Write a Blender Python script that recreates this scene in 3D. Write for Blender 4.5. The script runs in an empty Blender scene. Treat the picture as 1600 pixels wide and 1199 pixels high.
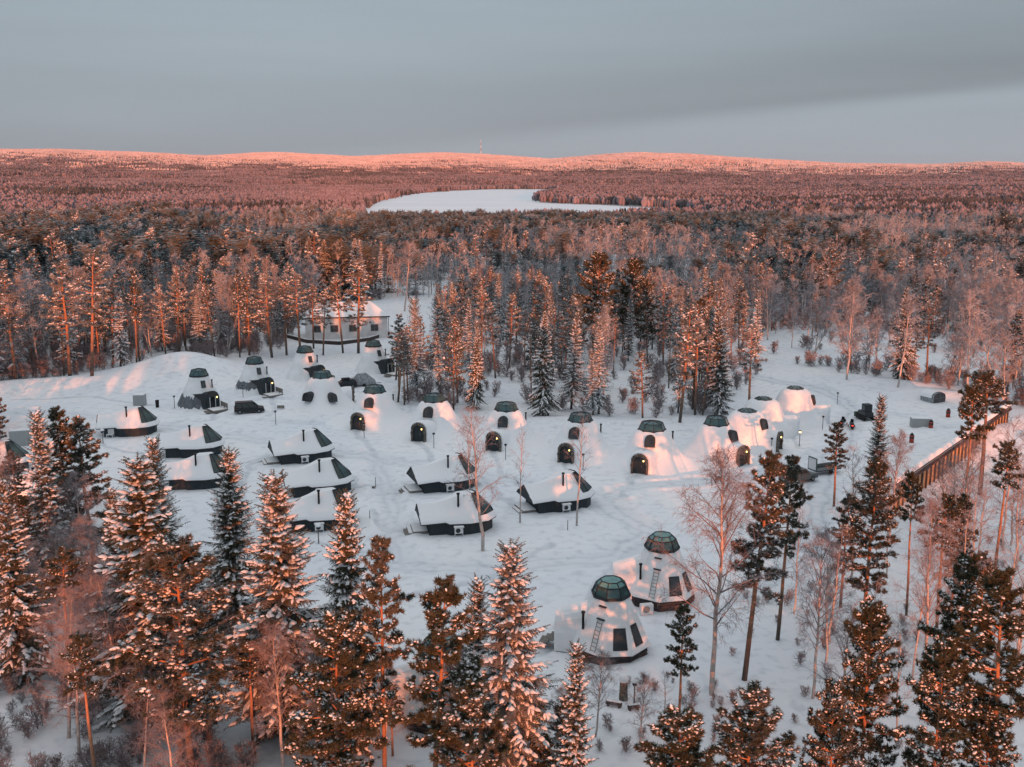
import bpy, math, random
import numpy as np
from mathutils import Vector, Matrix
R_ = math.radians
sc = bpy.context.scene
COL = sc.collection

# ---------------------------------------------------------------- camera, sky, sun, exposure
PITCH = R_(11.6); CH = 40.0; FPX = 1600.0
cam_d = bpy.data.cameras.new('camera'); cam = bpy.data.objects.new('camera', cam_d); COL.objects.link(cam)
cam.location = (0, 0, CH); cam.rotation_euler = (math.pi/2 - PITCH, 0, 0)
cam_d.sensor_width = 36; cam_d.lens = 36; cam_d.clip_start = 0.5; cam_d.clip_end = 40000
sc.camera = cam
SUN_EL = R_(2.6); SUN_AZ = R_(9)            # sun stands behind the camera, a little to its right
w = bpy.data.worlds.new('World'); sc.world = w; w.use_nodes = True
nt = w.node_tree; nt.nodes.clear()
def wn(t, **k):
    n = nt.nodes.new(t)
    for a, b in k.items(): setattr(n, a, b)
    return n
def ramp(node, stops):
    el = node.color_ramp.elements
    while len(el) > 1: el.remove(el[-1])
    el[0].position = stops[0][0]; el[0].color = (*stops[0][1], 1)
    for p, c in stops[1:]:
        e = el.new(p); e.color = (*c, 1)
out = wn('ShaderNodeOutputWorld'); bg = wn('ShaderNodeBackground'); bg.inputs[1].default_value = 0.079
sky = wn('ShaderNodeTexSky', sky_type='NISHITA', sun_disc=False)
sky.sun_elevation = SUN_EL; sky.sun_rotation = math.pi - SUN_AZ; sky.altitude = 200; sky.air_density = 1; sky.dust_density = 2
tc = wn('ShaderNodeTexCoord'); sp = wn('ShaderNodeSeparateXYZ')
nt.links.new(tc.outputs['Generated'], sp.inputs[0])
mp = wn('ShaderNodeMapping'); mp.inputs['Scale'].default_value = (0.9, 0.9, 9.0); mp.inputs['Location'].default_value = (2.3, .4, .35)
nt.links.new(tc.outputs['Generated'], mp.inputs[0])
nz = wn('ShaderNodeTexNoise'); nz.inputs['Scale'].default_value = 1.6; nz.inputs['Detail'].default_value = 5; nz.inputs['Roughness'].default_value = .5
nt.links.new(mp.outputs[0], nz.inputs[0])
# a grey cloud deck: pale low band on one side under a darker bank, brighter overhead
def mth(op, a, b=None, c=None):
    n = nt.nodes.new('ShaderNodeMath'); n.operation = op
    for k, v in enumerate((a, b, c)):
        if v is None: continue
        if isinstance(v, (int, float)): n.inputs[k].default_value = v
        else: nt.links.new(v, n.inputs[k])
    return n.outputs[0]
def rmp(x, stops):
    r = wn('ShaderNodeValToRGB'); r.color_ramp.interpolation = 'EASE'; ramp(r, [(p, (v, v, v)) for p, v in stops]); nt.links.new(x, r.inputs[0]); return r.outputs[0]
zz_, xx_, ns_ = sp.outputs[2], sp.outputs[0], nz.outputs[0]
tt_ = mth('ADD', mth('SUBTRACT', zz_, mth('MULTIPLY', xx_, .075)), mth('MULTIPLY_ADD', ns_, .035, .46))      # .5 = the lower edge of the bank
bank = rmp(tt_, [(.505, .62), (.522, .30), (.555, .30), (.62, .44), (.68, .5)])
side = rmp(mth('ADD', xx_, .5), [(.30, .25), (.85, 1.0)])
f1 = mth('MULTIPLY_ADD', mth('MULTIPLY', mth('SUBTRACT', bank, .5), side), 1.0, 1.0)
f2 = mth('MULTIPLY_ADD', mth('SUBTRACT', ns_, .5), .40, f1)
mxc = wn('ShaderNodeValToRGB'); ramp(mxc, [(0.0, (3.0, 3.35, 3.75)), (.06, (3.1, 3.6, 4.1)), (.18, (3.2, 3.85, 4.4)), (.28, (3.3, 4.3, 5.1)), (.55, (4.6, 5.6, 6.5)), (.8, (7.4, 7.5, 7.7)), (1.0, (7.8, 7.8, 8.0))])
nt.links.new(zz_, mxc.inputs[0])
ml = wn('ShaderNodeVectorMath', operation='SCALE'); nt.links.new(mxc.outputs[0], ml.inputs[0]); nt.links.new(f2, ml.inputs['Scale'])
ad = wn('ShaderNodeMixRGB', blend_type='ADD'); ad.inputs[0].default_value = 0.10
nt.links.new(ml.outputs[0], ad.inputs[1]); nt.links.new(sky.outputs[0], ad.inputs[2])
nt.links.new(ad.outputs[0], bg.inputs[0]); nt.links.new(bg.outputs[0], out.inputs[0])
sl = bpy.data.lights.new('sun', 'SUN'); sl.energy = 5.0; sl.angle = R_(0.6); sl.color = (1.0, 0.272, 0.10)
sun = bpy.data.objects.new('sun', sl); COL.objects.link(sun)
trav = Vector((-math.sin(SUN_AZ)*math.cos(SUN_EL), math.cos(SUN_AZ)*math.cos(SUN_EL), -math.sin(SUN_EL)))
sun.rotation_euler = trav.to_track_quat('-Z', 'Y').to_euler(); sun.location = (20, -100, 80)
sc.view_settings.view_transform = 'Standard'; sc.view_settings.look = 'None'; sc.view_settings.exposure = 0.38; sc.view_settings.gamma = 1
sc.cycles.max_bounces = 5; sc.cycles.diffuse_bounces = 3; sc.cycles.glossy_bounces = 2; sc.cycles.transmission_bounces = 2
sc.cycles.transparent_max_bounces = 4; sc.cycles.use_adaptive_sampling = True

# ---------------------------------------------------------------- where a line of sight meets a level plane
def G(px, py, z=0.0):
    u = (px-800)/FPX; v = (599.5-py)/FPX
    dx = u; dy = math.cos(PITCH)+v*math.sin(PITCH); dz = -math.sin(PITCH)+v*math.cos(PITCH)
    t = (z-CH)/dz
    return (dx*t, dy*t)
def proj(x, y, z):
    X = x; Y = y*math.cos(PITCH)-(z-CH)*math.sin(PITCH); Z = y*math.sin(PITCH)+(z-CH)*math.cos(PITCH)
    return 800+FPX*X/Y, 599.5-FPX*Z/Y
def inpoly(x, y, poly):
    c = False; j = len(poly)-1
    for i in range(len(poly)):
        xi, yi = poly[i]; xj, yj = poly[j]
        if (yi > y) != (yj > y) and x < (xj-xi)*(y-yi)/(yj-yi)+xi: c = not c
        j = i
    return c

# ---------------------------------------------------------------- materials
MATS = {}
def mat(name, base, rough=.8, metal=0, noise=None, bump=None, spec=.3):
    m = bpy.data.materials.new(name); m.use_nodes = True; t = m.node_tree
    b = t.nodes['Principled BSDF']; b.inputs['Base Color'].default_value = (*base, 1); b.inputs['Roughness'].default_value = rough
    b.inputs['Metallic'].default_value = metal; b.inputs['Specular IOR Level'].default_value = spec
    tcn = t.nodes.new('ShaderNodeTexCoord')
    if noise:
        scale, c2, lo, hi = noise[:4]; stretch = noise[4] if len(noise) > 4 else (1, 1, 1)
        mpn = t.nodes.new('ShaderNodeMapping'); mpn.inputs['Scale'].default_value = stretch
        t.links.new(tcn.outputs['Object'], mpn.inputs[0])
        n = t.nodes.new('ShaderNodeTexNoise'); n.inputs['Scale'].default_value = scale; n.inputs['Detail'].default_value = 5
        t.links.new(mpn.outputs[0], n.inputs[0])
        r = t.nodes.new('ShaderNodeValToRGB'); ramp(r, [(lo, base), (hi, c2)])
        t.links.new(n.outputs[0], r.inputs[0]); t.links.new(r.outputs[0], b.inputs['Base Color'])
    if bump:
        n2 = t.nodes.new('ShaderNodeTexNoise'); n2.inputs['Scale'].default_value = bump[0]; n2.inputs['Detail'].default_value = 6
        t.links.new(tcn.outputs['Object'], n2.inputs[0])
        bp = t.nodes.new('ShaderNodeBump'); bp.inputs['Strength'].default_value = bump[1]; bp.inputs['Distance'].default_value = bump[2]
        t.links.new(n2.outputs[0], bp.inputs['Height']); t.links.new(bp.outputs[0], b.inputs['Normal'])
    MATS[name] = m
    return m
def emat(name, col, strength):
    m = bpy.data.materials.new(name); m.use_nodes = True
    b = m.node_tree.nodes['Principled BSDF']; b.inputs['Base Color'].default_value = (*col, 1)
    b.inputs['Emission Color'].default_value = (*col, 1); b.inputs['Emission Strength'].default_value = strength
    MATS[name] = m
SNOWC = (.82, .83, .85)
mat('snow', SNOWC, .9, bump=(1.6, .35, .12), spec=.15)
mat('canvas', (.74, .75, .76), .9, noise=(.5, (.84, .85, .87), .35, .65), bump=(1.2, .5, .15), spec=.15)
mat('grey_canvas', (.10, .115, .13), .85, noise=(1.5, (.17, .18, .2), .4, .7))
mat('tree_snow', (.80, .81, .83), .9, spec=.15)
mat('needle', (.030, .036, .018), .8)
mat('dark_board', (.020, .030, .036), .7, noise=(3, (.035, .048, .055), .3, .7, (4, 4, .3)))
mat('dark_trim', (.03, .035, .04), .6)
mat('wood_deck', (.14, .13, .12), .85, noise=(4, (.26, .24, .22), .3, .7))
mat('fence_board', (.55, .36, .20), .8, noise=(2.5, (.38, .24, .13), .35, .7, (1, 1, .25)))
mat('fence_dark', (.050, .038, .038), .8, noise=(2, (.09, .07, .065), .4, .7))
mat('stone', (.055, .05, .045), .9, noise=(4, (.20, .175, .15), .35, .65), bump=(5, .8, .1))
mat('black_metal', (.012, .013, .015), .45, .3)
mat('grey_metal', (.20, .22, .23), .5, .2)
mat('white_paint', (.68, .69, .70), .5)
mat('plaster', (.74, .72, .71), .85, noise=(.6, (.6, .59, .59), .4, .7))
mat('steel_blue', (.03, .045, .10), .6)
mat('red_paint', (.35, .05, .03), .5)
mat('tyre', (.015, .015, .016), .85)
mat('car_black', (.010, .014, .018), .25, .2, spec=.5)
mat('car_grey', (.09, .105, .11), .3, .3, spec=.5)
mat('tarp', (.20, .22, .24), .8, noise=(2, (.34, .36, .38), .4, .6))
mat('car_glass', (.02, .03, .035), .08, spec=.6)
mat('machine_green', (.06, .10, .08), .6)
emat('lamp_glow', (1.0, .62, .18), 6.0)
emat('tail_glow', (1.0, .05, .03), 3.0)
def glassmat(name, c, c2):
    m = mat(name, c, .12, noise=(1.1, c2, .35, .65), spec=.6)
glassmat('dome_glass', (.022, .055, .06), (.06, .13, .135)); glassmat('pale_dome_glass', (.08, .19, .18), (.14, .30, .28))
glassmat('roof_glass', (.008, .022, .026), (.014, .055, .055))
glassmat('window_glass', (.02, .025, .03), (.05, .055, .06))

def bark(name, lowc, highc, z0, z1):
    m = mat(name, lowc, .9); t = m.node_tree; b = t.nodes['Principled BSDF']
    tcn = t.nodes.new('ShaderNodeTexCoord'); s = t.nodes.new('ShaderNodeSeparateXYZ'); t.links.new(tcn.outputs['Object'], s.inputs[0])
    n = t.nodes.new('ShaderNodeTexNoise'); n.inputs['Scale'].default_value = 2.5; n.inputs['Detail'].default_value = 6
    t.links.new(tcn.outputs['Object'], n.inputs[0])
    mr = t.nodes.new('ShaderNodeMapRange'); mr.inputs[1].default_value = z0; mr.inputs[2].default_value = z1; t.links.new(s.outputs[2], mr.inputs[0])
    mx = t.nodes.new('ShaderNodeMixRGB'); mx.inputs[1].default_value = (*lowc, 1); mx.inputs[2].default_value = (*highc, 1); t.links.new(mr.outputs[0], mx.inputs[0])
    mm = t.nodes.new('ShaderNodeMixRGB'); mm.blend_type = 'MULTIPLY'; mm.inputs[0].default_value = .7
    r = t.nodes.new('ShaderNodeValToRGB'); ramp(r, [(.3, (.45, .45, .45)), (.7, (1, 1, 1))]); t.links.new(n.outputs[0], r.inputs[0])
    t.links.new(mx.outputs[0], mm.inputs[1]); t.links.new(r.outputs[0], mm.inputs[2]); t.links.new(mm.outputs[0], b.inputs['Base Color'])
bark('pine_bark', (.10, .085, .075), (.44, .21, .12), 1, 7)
bark('spruce_bark', (.10, .085, .08), (.12, .10, .09), 3, 9)
bark('birch_bark', (.55, .50, .47), (.58, .46, .40), 1, 9)
mat('twig', (.13, .095, .09), .9)

def frosted(name, base, frost, lo, hi, scale=1.2, up=.35):
    """needles or twigs with hoar frost: noise patches plus more on faces turned up"""
    m = MATS[name]; t = m.node_tree; b = t.nodes['Principled BSDF']
    tcn = t.nodes.new('ShaderNodeTexCoord'); n = t.nodes.new('ShaderNodeTexNoise'); n.inputs['Scale'].default_value = scale; n.inputs['Detail'].default_value = 4
    n.inputs['Roughness'].default_value = .7
    oi = t.nodes.new('ShaderNodeObjectInfo')
    va = t.nodes.new('ShaderNodeVectorMath'); va.operation = 'ADD'; t.links.new(tcn.outputs['Object'], va.inputs[0])
    cb = t.nodes.new('ShaderNodeMath'); cb.operation = 'MULTIPLY'; cb.inputs[1].default_value = 37; t.links.new(oi.outputs['Random'], cb.inputs[0])
    t.links.new(cb.outputs[0], va.inputs[1]); t.links.new(va.outputs[0], n.inputs[0])
    ge = t.nodes.new('ShaderNodeNewGeometry'); s = t.nodes.new('ShaderNodeSeparateXYZ'); t.links.new(ge.outputs['Normal'], s.inputs[0])
    ab = t.nodes.new('ShaderNodeMath'); ab.operation = 'ABSOLUTE'; t.links.new(s.outputs[2], ab.inputs[0])
    a = t.nodes.new('ShaderNodeMath'); a.operation = 'MULTIPLY_ADD'; a.inputs[1].default_value = up
    t.links.new(ab.outputs[0], a.inputs[0]); t.links.new(n.outputs[0], a.inputs[2])
    o2 = t.nodes.new('ShaderNodeMath'); o2.operation = 'MULTIPLY_ADD'; o2.inputs[1].default_value = .22; t.links.new(oi.outputs['Random'], o2.inputs[0]); t.links.new(a.outputs[0], o2.inputs[2])
    r = t.nodes.new('ShaderNodeValToRGB'); ramp(r, [(lo, base), (hi, frost)]); t.links.new(o2.outputs[0], r.inputs[0])
    t.links.new(r.outputs[0], b.inputs['Base Color'])
frosted('needle', (.060, .058, .030), (.19, .19, .19), .85, 1.25)
frosted('twig', (.15, .105, .10), (.34, .30, .31), .45, 1.0, .6)
mat('frost_twig', (.3, .28, .28), .9); frosted('frost_twig', (.15, .14, .15), (.50, .51, .54), .5, 1.05, .4)
mat('frost_needle', (.1, .1, .08), .9); frosted('frost_needle', (.046, .052, .038), (.32, .35, .37), .58, 1.1, .5)

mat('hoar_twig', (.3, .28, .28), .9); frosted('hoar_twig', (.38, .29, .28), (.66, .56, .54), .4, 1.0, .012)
mat('shade_needle', (.03, .04, .03), .9); frosted('shade_needle', (.026, .038, .032), (.20, .25, .27), .7, 1.2, .5); mat('far_twig', (.2, .2, .2), .9); frosted('far_twig', (.10, .075, .085), (.32, .27, .30), .4, 1.0, .006)  # the darkest needle green has the shade over the lakeside forest painted in
mat('far_needle', (.2, .2, .2), .9); frosted('far_needle', (.034, .038, .038), (.20, .19, .20), .5, 1.1, .006)
mat('mid_needle', (.1, .1, .08), .9); frosted('mid_needle', (.044, .052, .038), (.34, .38, .41), .62, 1.15, .7)
# ---------------------------------------------------------------- scene tree helpers
def tag(o, label=None, cat=None, group=None, kind=None):
    if label: o['label'] = label
    if cat: o['category'] = cat
    if group: o['group'] = group
    if kind: o['kind'] = kind
    return o
def thing(name, label, cat, loc=(0, 0, 0), rz=0.0, group=None, scale=1.0):
    o = bpy.data.objects.new(name, None); COL.objects.link(o); o.location = loc; o.rotation_euler = (0, 0, rz); o.scale = (scale,)*3
    o.empty_display_size = .3
    return tag(o, label, cat, group)
def link(name, me, parent=None, loc=None):
    o = bpy.data.objects.new(name, me); COL.objects.link(o)
    if parent is not None: o.parent = parent
    if loc is not None: o.location = loc
    return o
def copy_tree(o, parent=None):
    c = o.copy(); COL.objects.link(c); c.parent = parent
    for ch in list(o.children): copy_tree(ch, c)
    return c
def np_mesh(name, V, F3=None, M3=None, F4=None, M4=None, mats=(), smooth=()):
    V = np.asarray(V, np.float32).reshape(-1, 3)
    F3 = np.zeros((0, 3), np.int32) if F3 is None else np.asarray(F3, np.int32).reshape(-1, 3)
    F4 = np.zeros((0, 4), np.int32) if F4 is None else np.asarray(F4, np.int32).reshape(-1, 4)
    M3 = np.zeros(len(F3), np.int32) if M3 is None else np.asarray(M3, np.int32)
    M4 = np.zeros(len(F4), np.int32) if M4 is None else np.asarray(M4, np.int32)
    me = bpy.data.meshes.new(name); me.vertices.add(len(V)); me.vertices.foreach_set('co', V.ravel())
    me.loops.add(len(F3)*3+len(F4)*4); me.loops.foreach_set('vertex_index', np.concatenate([F3.ravel(), F4.ravel()]))
    me.polygons.add(len(F3)+len(F4))
    st = np.concatenate([np.arange(len(F3))*3, len(F3)*3+np.arange(len(F4))*4]).astype(np.int32)
    me.polygons.foreach_set('loop_start', st)
    mi = np.concatenate([M3, M4]).astype(np.int32); me.polygons.foreach_set('material_index', mi)
    sm = np.isin(mi, list(smooth)); me.polygons.foreach_set('use_smooth', sm)
    for m in mats: me.materials.append(MATS[m])
    me.update(calc_edges=True)
    return me
class NB:
    """gathers numpy pieces into one mesh"""
    def __init__(s): s.v = []; s.f3 = []; s.m3 = []; s.f4 = []; s.m4 = []; s.n = 0
    def add(s, V, F, m):
        V = np.asarray(V, float).reshape(-1, 3); F = np.asarray(F, int)
        if len(V) == 0 or len(F) == 0: return
        (s.f3 if F.shape[1] == 3 else s.f4).append(F+s.n); (s.m3 if F.shape[1] == 3 else s.m4).append(np.full(len(F), m))
        s.v.append(V); s.n += len(V)
    def mesh(s, name, mats, smooth=()):
        c = lambda l: np.concatenate(l) if l else None
        return np_mesh(name, np.concatenate(s.v), c(s.f3), c(s.m3), c(s.f4), c(s.m4), mats, smooth)
def tube(P, Rd, n=6):
    P = np.asarray(P, float); Rd = np.asarray(Rd, float); k = len(P)
    T = np.gradient(P, axis=0); T /= np.linalg.norm(T, axis=1)[:, None]+1e-9
    h = np.array([1, 0, 0.]) if abs(T[0, 2]) > .7 else np.array([0, 0, 1.])
    A = np.cross(T, h); A /= np.linalg.norm(A, axis=1)[:, None]+1e-9; B = np.cross(T, A)
    a = np.arange(n)*2*np.pi/n
    V = P[:, None]+Rd[:, None, None]*(np.cos(a)[None, :, None]*A[:, None]+np.sin(a)[None, :, None]*B[:, None])
    F = [(i*n+j, i*n+(j+1) % n, (i+1)*n+(j+1) % n, (i+1)*n+j) for i in range(k-1) for j in range(n)]
    return V.reshape(-1, 3), np.array(F)
def segs(P0, P1, R0, R1, n=3):
    P0 = np.asarray(P0, float); P1 = np.asarray(P1, float); R0 = np.asarray(R0, float); R1 = np.asarray(R1, float); N = len(P0)
    T = P1-P0; T /= np.linalg.norm(T, axis=1)[:, None]+1e-9
    h = np.where(np.abs(T[:, 2:3]) > .8, np.array([[1., 0, 0]]), np.array([[0, 0, 1.]]))
    A = np.cross(T, h); A /= np.linalg.norm(A, axis=1)[:, None]+1e-9; B = np.cross(T, A)
    a = np.arange(n)*2*np.pi/n; ring = np.cos(a)[None, :, None]*A[:, None]+np.sin(a)[None, :, None]*B[:, None]
    V = np.concatenate([P0[:, None]+R0[:, None, None]*ring, P1[:, None]+R1[:, None, None]*ring], axis=1)
    q = np.array([(j, (j+1) % n, n+(j+1) % n, n+j) for j in range(n)])
    F = (np.arange(N)[:, None, None]*2*n+q[None]).reshape(-1, 4)
    return V.reshape(-1, 3), F
def frames(D, up=(0, 0, 1)):
    """matrices whose x axis is D and z axis is near up"""
    D = D/(np.linalg.norm(D, axis=1)[:, None]+1e-9); U = np.broadcast_to(np.array(up, float), D.shape)
    Y = np.cross(U, D); ny = np.linalg.norm(Y, axis=1)[:, None]; Y = np.where(ny < 1e-3, np.array([[0, 1., 0]]), Y/(ny+1e-9))
    Z = np.cross(D, Y)
    return np.stack([D, Y, Z], axis=2)
def inst(tv, tf, Mx, T, S):
    """copies of a template: Mx (n,3,3), T (n,3), S (n,3) scales"""
    V = np.einsum('nij,nkj->nki', Mx, tv[None]*S[:, None, :])+T[:, None]
    F = (np.arange(len(T))[:, None, None]*len(tv)+tf[None]).reshape(-1, tf.shape[1])
    return V.reshape(-1, 3), F

# ---------------------------------------------------------------- foliage templates
def spray_template(rng, nb=5, hang=True):
    v = []; f = []
    for i in range(nb):
        x = i/nb
        for s in (-1, 1):
            w_ = (.26*(1-.75*x)+.05)*rng.uniform(.7, 1.2)
            b = len(v); v += [(x, 0, 0), (x+.17, 0, 0), (x+rng.uniform(.14, .28), s*w_, rng.uniform(-.10, .02))]; f.append((b, b+1, b+2))
        if hang:
            b = len(v); v += [(x, 0, .02), (x+.2, 0, .02), (x+.12, rng.uniform(-.04, .04), -rng.uniform(.08, .2))]; f.append((b, b+1, b+2))
    return np.array(v), np.array(f)
def ridge_template(rng):
    xs = [.0, .33, .68, 1.02]; ws = [.06, .15, .12, .03]; hs = [.03, .12, .10, .01]; v = []; f = []
    for x, w_, h_ in zip(xs, ws, hs):
        w_ *= rng.uniform(.8, 1.2); h_ *= rng.uniform(.8, 1.2)
        v += [(x, -w_, -.01), (x, 0, h_), (x, w_, -.01)]
    for i in range(3):
        for j in range(2):
            a = i*3+j; f.append((a, a+3, a+4, a+1))
    return np.array(v), np.array(f)
t_ = (1+5**.5)/2
ICO = np.array([(-1, t_, 0), (1, t_, 0), (-1, -t_, 0), (1, -t_, 0), (0, -1, t_), (0, 1, t_), (0, -1, -t_), (0, 1, -t_), (t_, 0, -1), (t_, 0, 1), (-t_, 0, -1), (-t_, 0, 1)], float)/1.902
ICOF = np.array([(0, 11, 5), (0, 5, 1), (0, 1, 7), (0, 7, 10), (0, 10, 11), (1, 5, 9), (5, 11, 4), (11, 10, 2), (10, 7, 6), (7, 1, 8), (3, 9, 4), (3, 4, 2), (3, 2, 6), (3, 6, 8), (3, 8, 9), (4, 9, 5), (2, 4, 11), (6, 2, 10), (8, 6, 7), (9, 8, 1)])
def tuft_template(rng, n=13, wd=.12):
    v = []; f = []
    for i in range(n):
        a = rng.uniform(0, 2*math.pi); e = rng.uniform(-.35, 1.3)
        d = np.array([math.sin(e)*.9+.25, math.cos(e)*math.cos(a), math.cos(e)*math.sin(a)*.8+.1]); d /= np.linalg.norm(d)
        s = np.cross(d, rng.normal(size=3)); s /= np.linalg.norm(s); L = rng.uniform(.7, 1.1)
        b = len(v); v += [d*.05-s*wd*.5, d*.05+s*wd*.5, d*L]; f.append((b, b+1, b+2))
    return np.array(v), np.array(f)

def spruce_meshes(seed, H, Rb, det=1.0, snow=.7, name='spruce', lo=.05, mats=('needle', 'tree_snow', 'spruce_bark'), droop=1.0):
    rng = np.random.default_rng(seed); nb = NB()
    tem = [spray_template(rng, 5 if det > .6 else 3, det > .4) for _ in range(3)]; rt = [ridge_template(rng) for _ in range(3)]
    step = .50/max(det, .12)**.45; z = H*lo; ph = rng.uniform(0, 6)
    P = []; D = []; L = []; BP0 = []; BP1 = []; SP = []; SD = []; SL = []; SW = []
    sp_step = .17/det
    while z < H-.3:
        t = z/H; nbr = int(rng.integers(5, 8)) if det > .3 else 5; lay = rng.uniform(.8, 1.1)
        for k in range(nbr):
            ph += 2.399+rng.uniform(-.35, .35); Lb = Rb*((1-t)**.92)*lay*rng.uniform(.6, 1.15)+.22
            if t < .15: Lb *= .75
            sl0 = .70*t-.12+rng.uniform(-.1, .1); dr = (-.62+.45*t)*droop; cu = .26
            zz = z+rng.uniform(-.22, .22); n = max(3, int(Lb/sp_step)); s = (np.arange(n)+.5)/n; bend = rng.uniform(-.25, .25)
            hd = np.array([math.cos(ph), math.sin(ph)])
            def pt(s):
                s = np.asarray(s); q = bend*s*s*Lb
                return np.stack([hd[0]*Lb*s-hd[1]*q, hd[1]*Lb*s+hd[0]*q, zz+Lb*(sl0*s+dr*s*s+cu*s**3)], axis=1)
            c = pt(s); tg = pt(s+.02)-c; tg /= np.linalg.norm(tg, axis=1)[:, None]
            BP0.append(pt(np.array([0., .5]))); BP1.append(pt(np.array([.5, .97])))
            side = np.stack([-hd[1]*np.ones(n), hd[0]*np.ones(n), np.zeros(n)], axis=1)
            for sg in (-1, 1):
                d = tg*rng.uniform(.6, 1.1, (n, 1))+sg*side*rng.uniform(.5, .95, (n, 1)); d[:, 2] -= rng.uniform(.25, .9, n)*droop
                ll = (.36*Lb*(1-s)*rng.uniform(.7, 1.25, n)+.20).clip(.2, .8)
                P.append(c); D.append(d); L.append(ll)
                q = rng.random(n) < snow*.42; SP.append(c[q]); SD.append(d[q]*np.array([1, 1, .7])); SL.append(ll[q]*.85); SW.append(np.full(q.sum(), .085))
            hang = tg*.35; hang = hang+np.array([0, 0, -1.])*rng.uniform(.5, 1, (n, 1)); P.append(c); D.append(hang); L.append((.30*Lb*(1-s)+.18).clip(.18, .6))
            P.append(c[::2]); D.append(tg[::2]); L.append(np.full(len(c[::2]), sp_step*3))
            # snow lies along the bough as one broken ridge, heaviest in its outer half
            m_ = max(2, int(Lb/.30)) if det > .3 else 2; u = (np.arange(m_)+.15)/m_; cc = pt(u); tt = pt(u+.03)-cc
            q = rng.random(m_) < snow*(.75+.35*u); SP.append(cc[q]); SD.append(tt[q]); SL.append(np.full(q.sum(), Lb/m_*1.25)); SW.append(((.15+.07*rng.random(m_))*(1.1-.45*u)*(1 if det > .3 else 1.5))[q])
        z += step*rng.uniform(.7, 1.3)*(1.12-.6*t)
    P.append(np.array([[0, 0, H-.8], [0, 0, H-.4]])); D.append(np.array([[.02, 0, 1.], [.02, .01, 1]])); L.append(np.array([.6, .6]))
    P = np.concatenate(P); D = np.concatenate(D); L = np.concatenate(L); Mx = frames(D); ch = rng.integers(0, 3, len(P)); th = .8/max(det, .3)**.5
    for i in range(3):
        k = ch == i; nb.add(*inst(*tem[i], Mx[k], P[k], np.stack([L[k], L[k]*th+.06, L[k]*th+.05], axis=1)), 0)
    SP = np.concatenate(SP); SD = np.concatenate(SD); SL = np.concatenate(SL); SW = np.concatenate(SW); ch = rng.integers(0, 3, len(SP)); Ms = frames(SD)
    for i in range(3):
        k = ch == i; nb.add(*inst(*rt[i], Ms[k], SP[k]+np.array([0, 0, .03]), np.stack([SL[k], SW[k]*6.5, SW[k]*9], axis=1)), 1)
    if det > .3:
        B0 = np.concatenate(BP0); B1 = np.concatenate(BP1); nb.add(*segs(B0, B1, np.full(len(B0), .03), np.full(len(B0), .015)), 2)
    crown = nb.mesh(name+'_crown', mats, smooth=(1,))
    tb = NB(); zs = np.linspace(-.3, H-.1, 8); wob = rng.normal(0, .03, (8, 2)); wob[0] = 0
    tb.add(*tube(np.column_stack([wob[:, 0], wob[:, 1], zs]), np.linspace(H*.011+.04, .015, 8), 8 if det > .4 else 4), 0)
    return crown, tb.mesh(name+'_trunk', (mats[2],), smooth=(0,))

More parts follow.
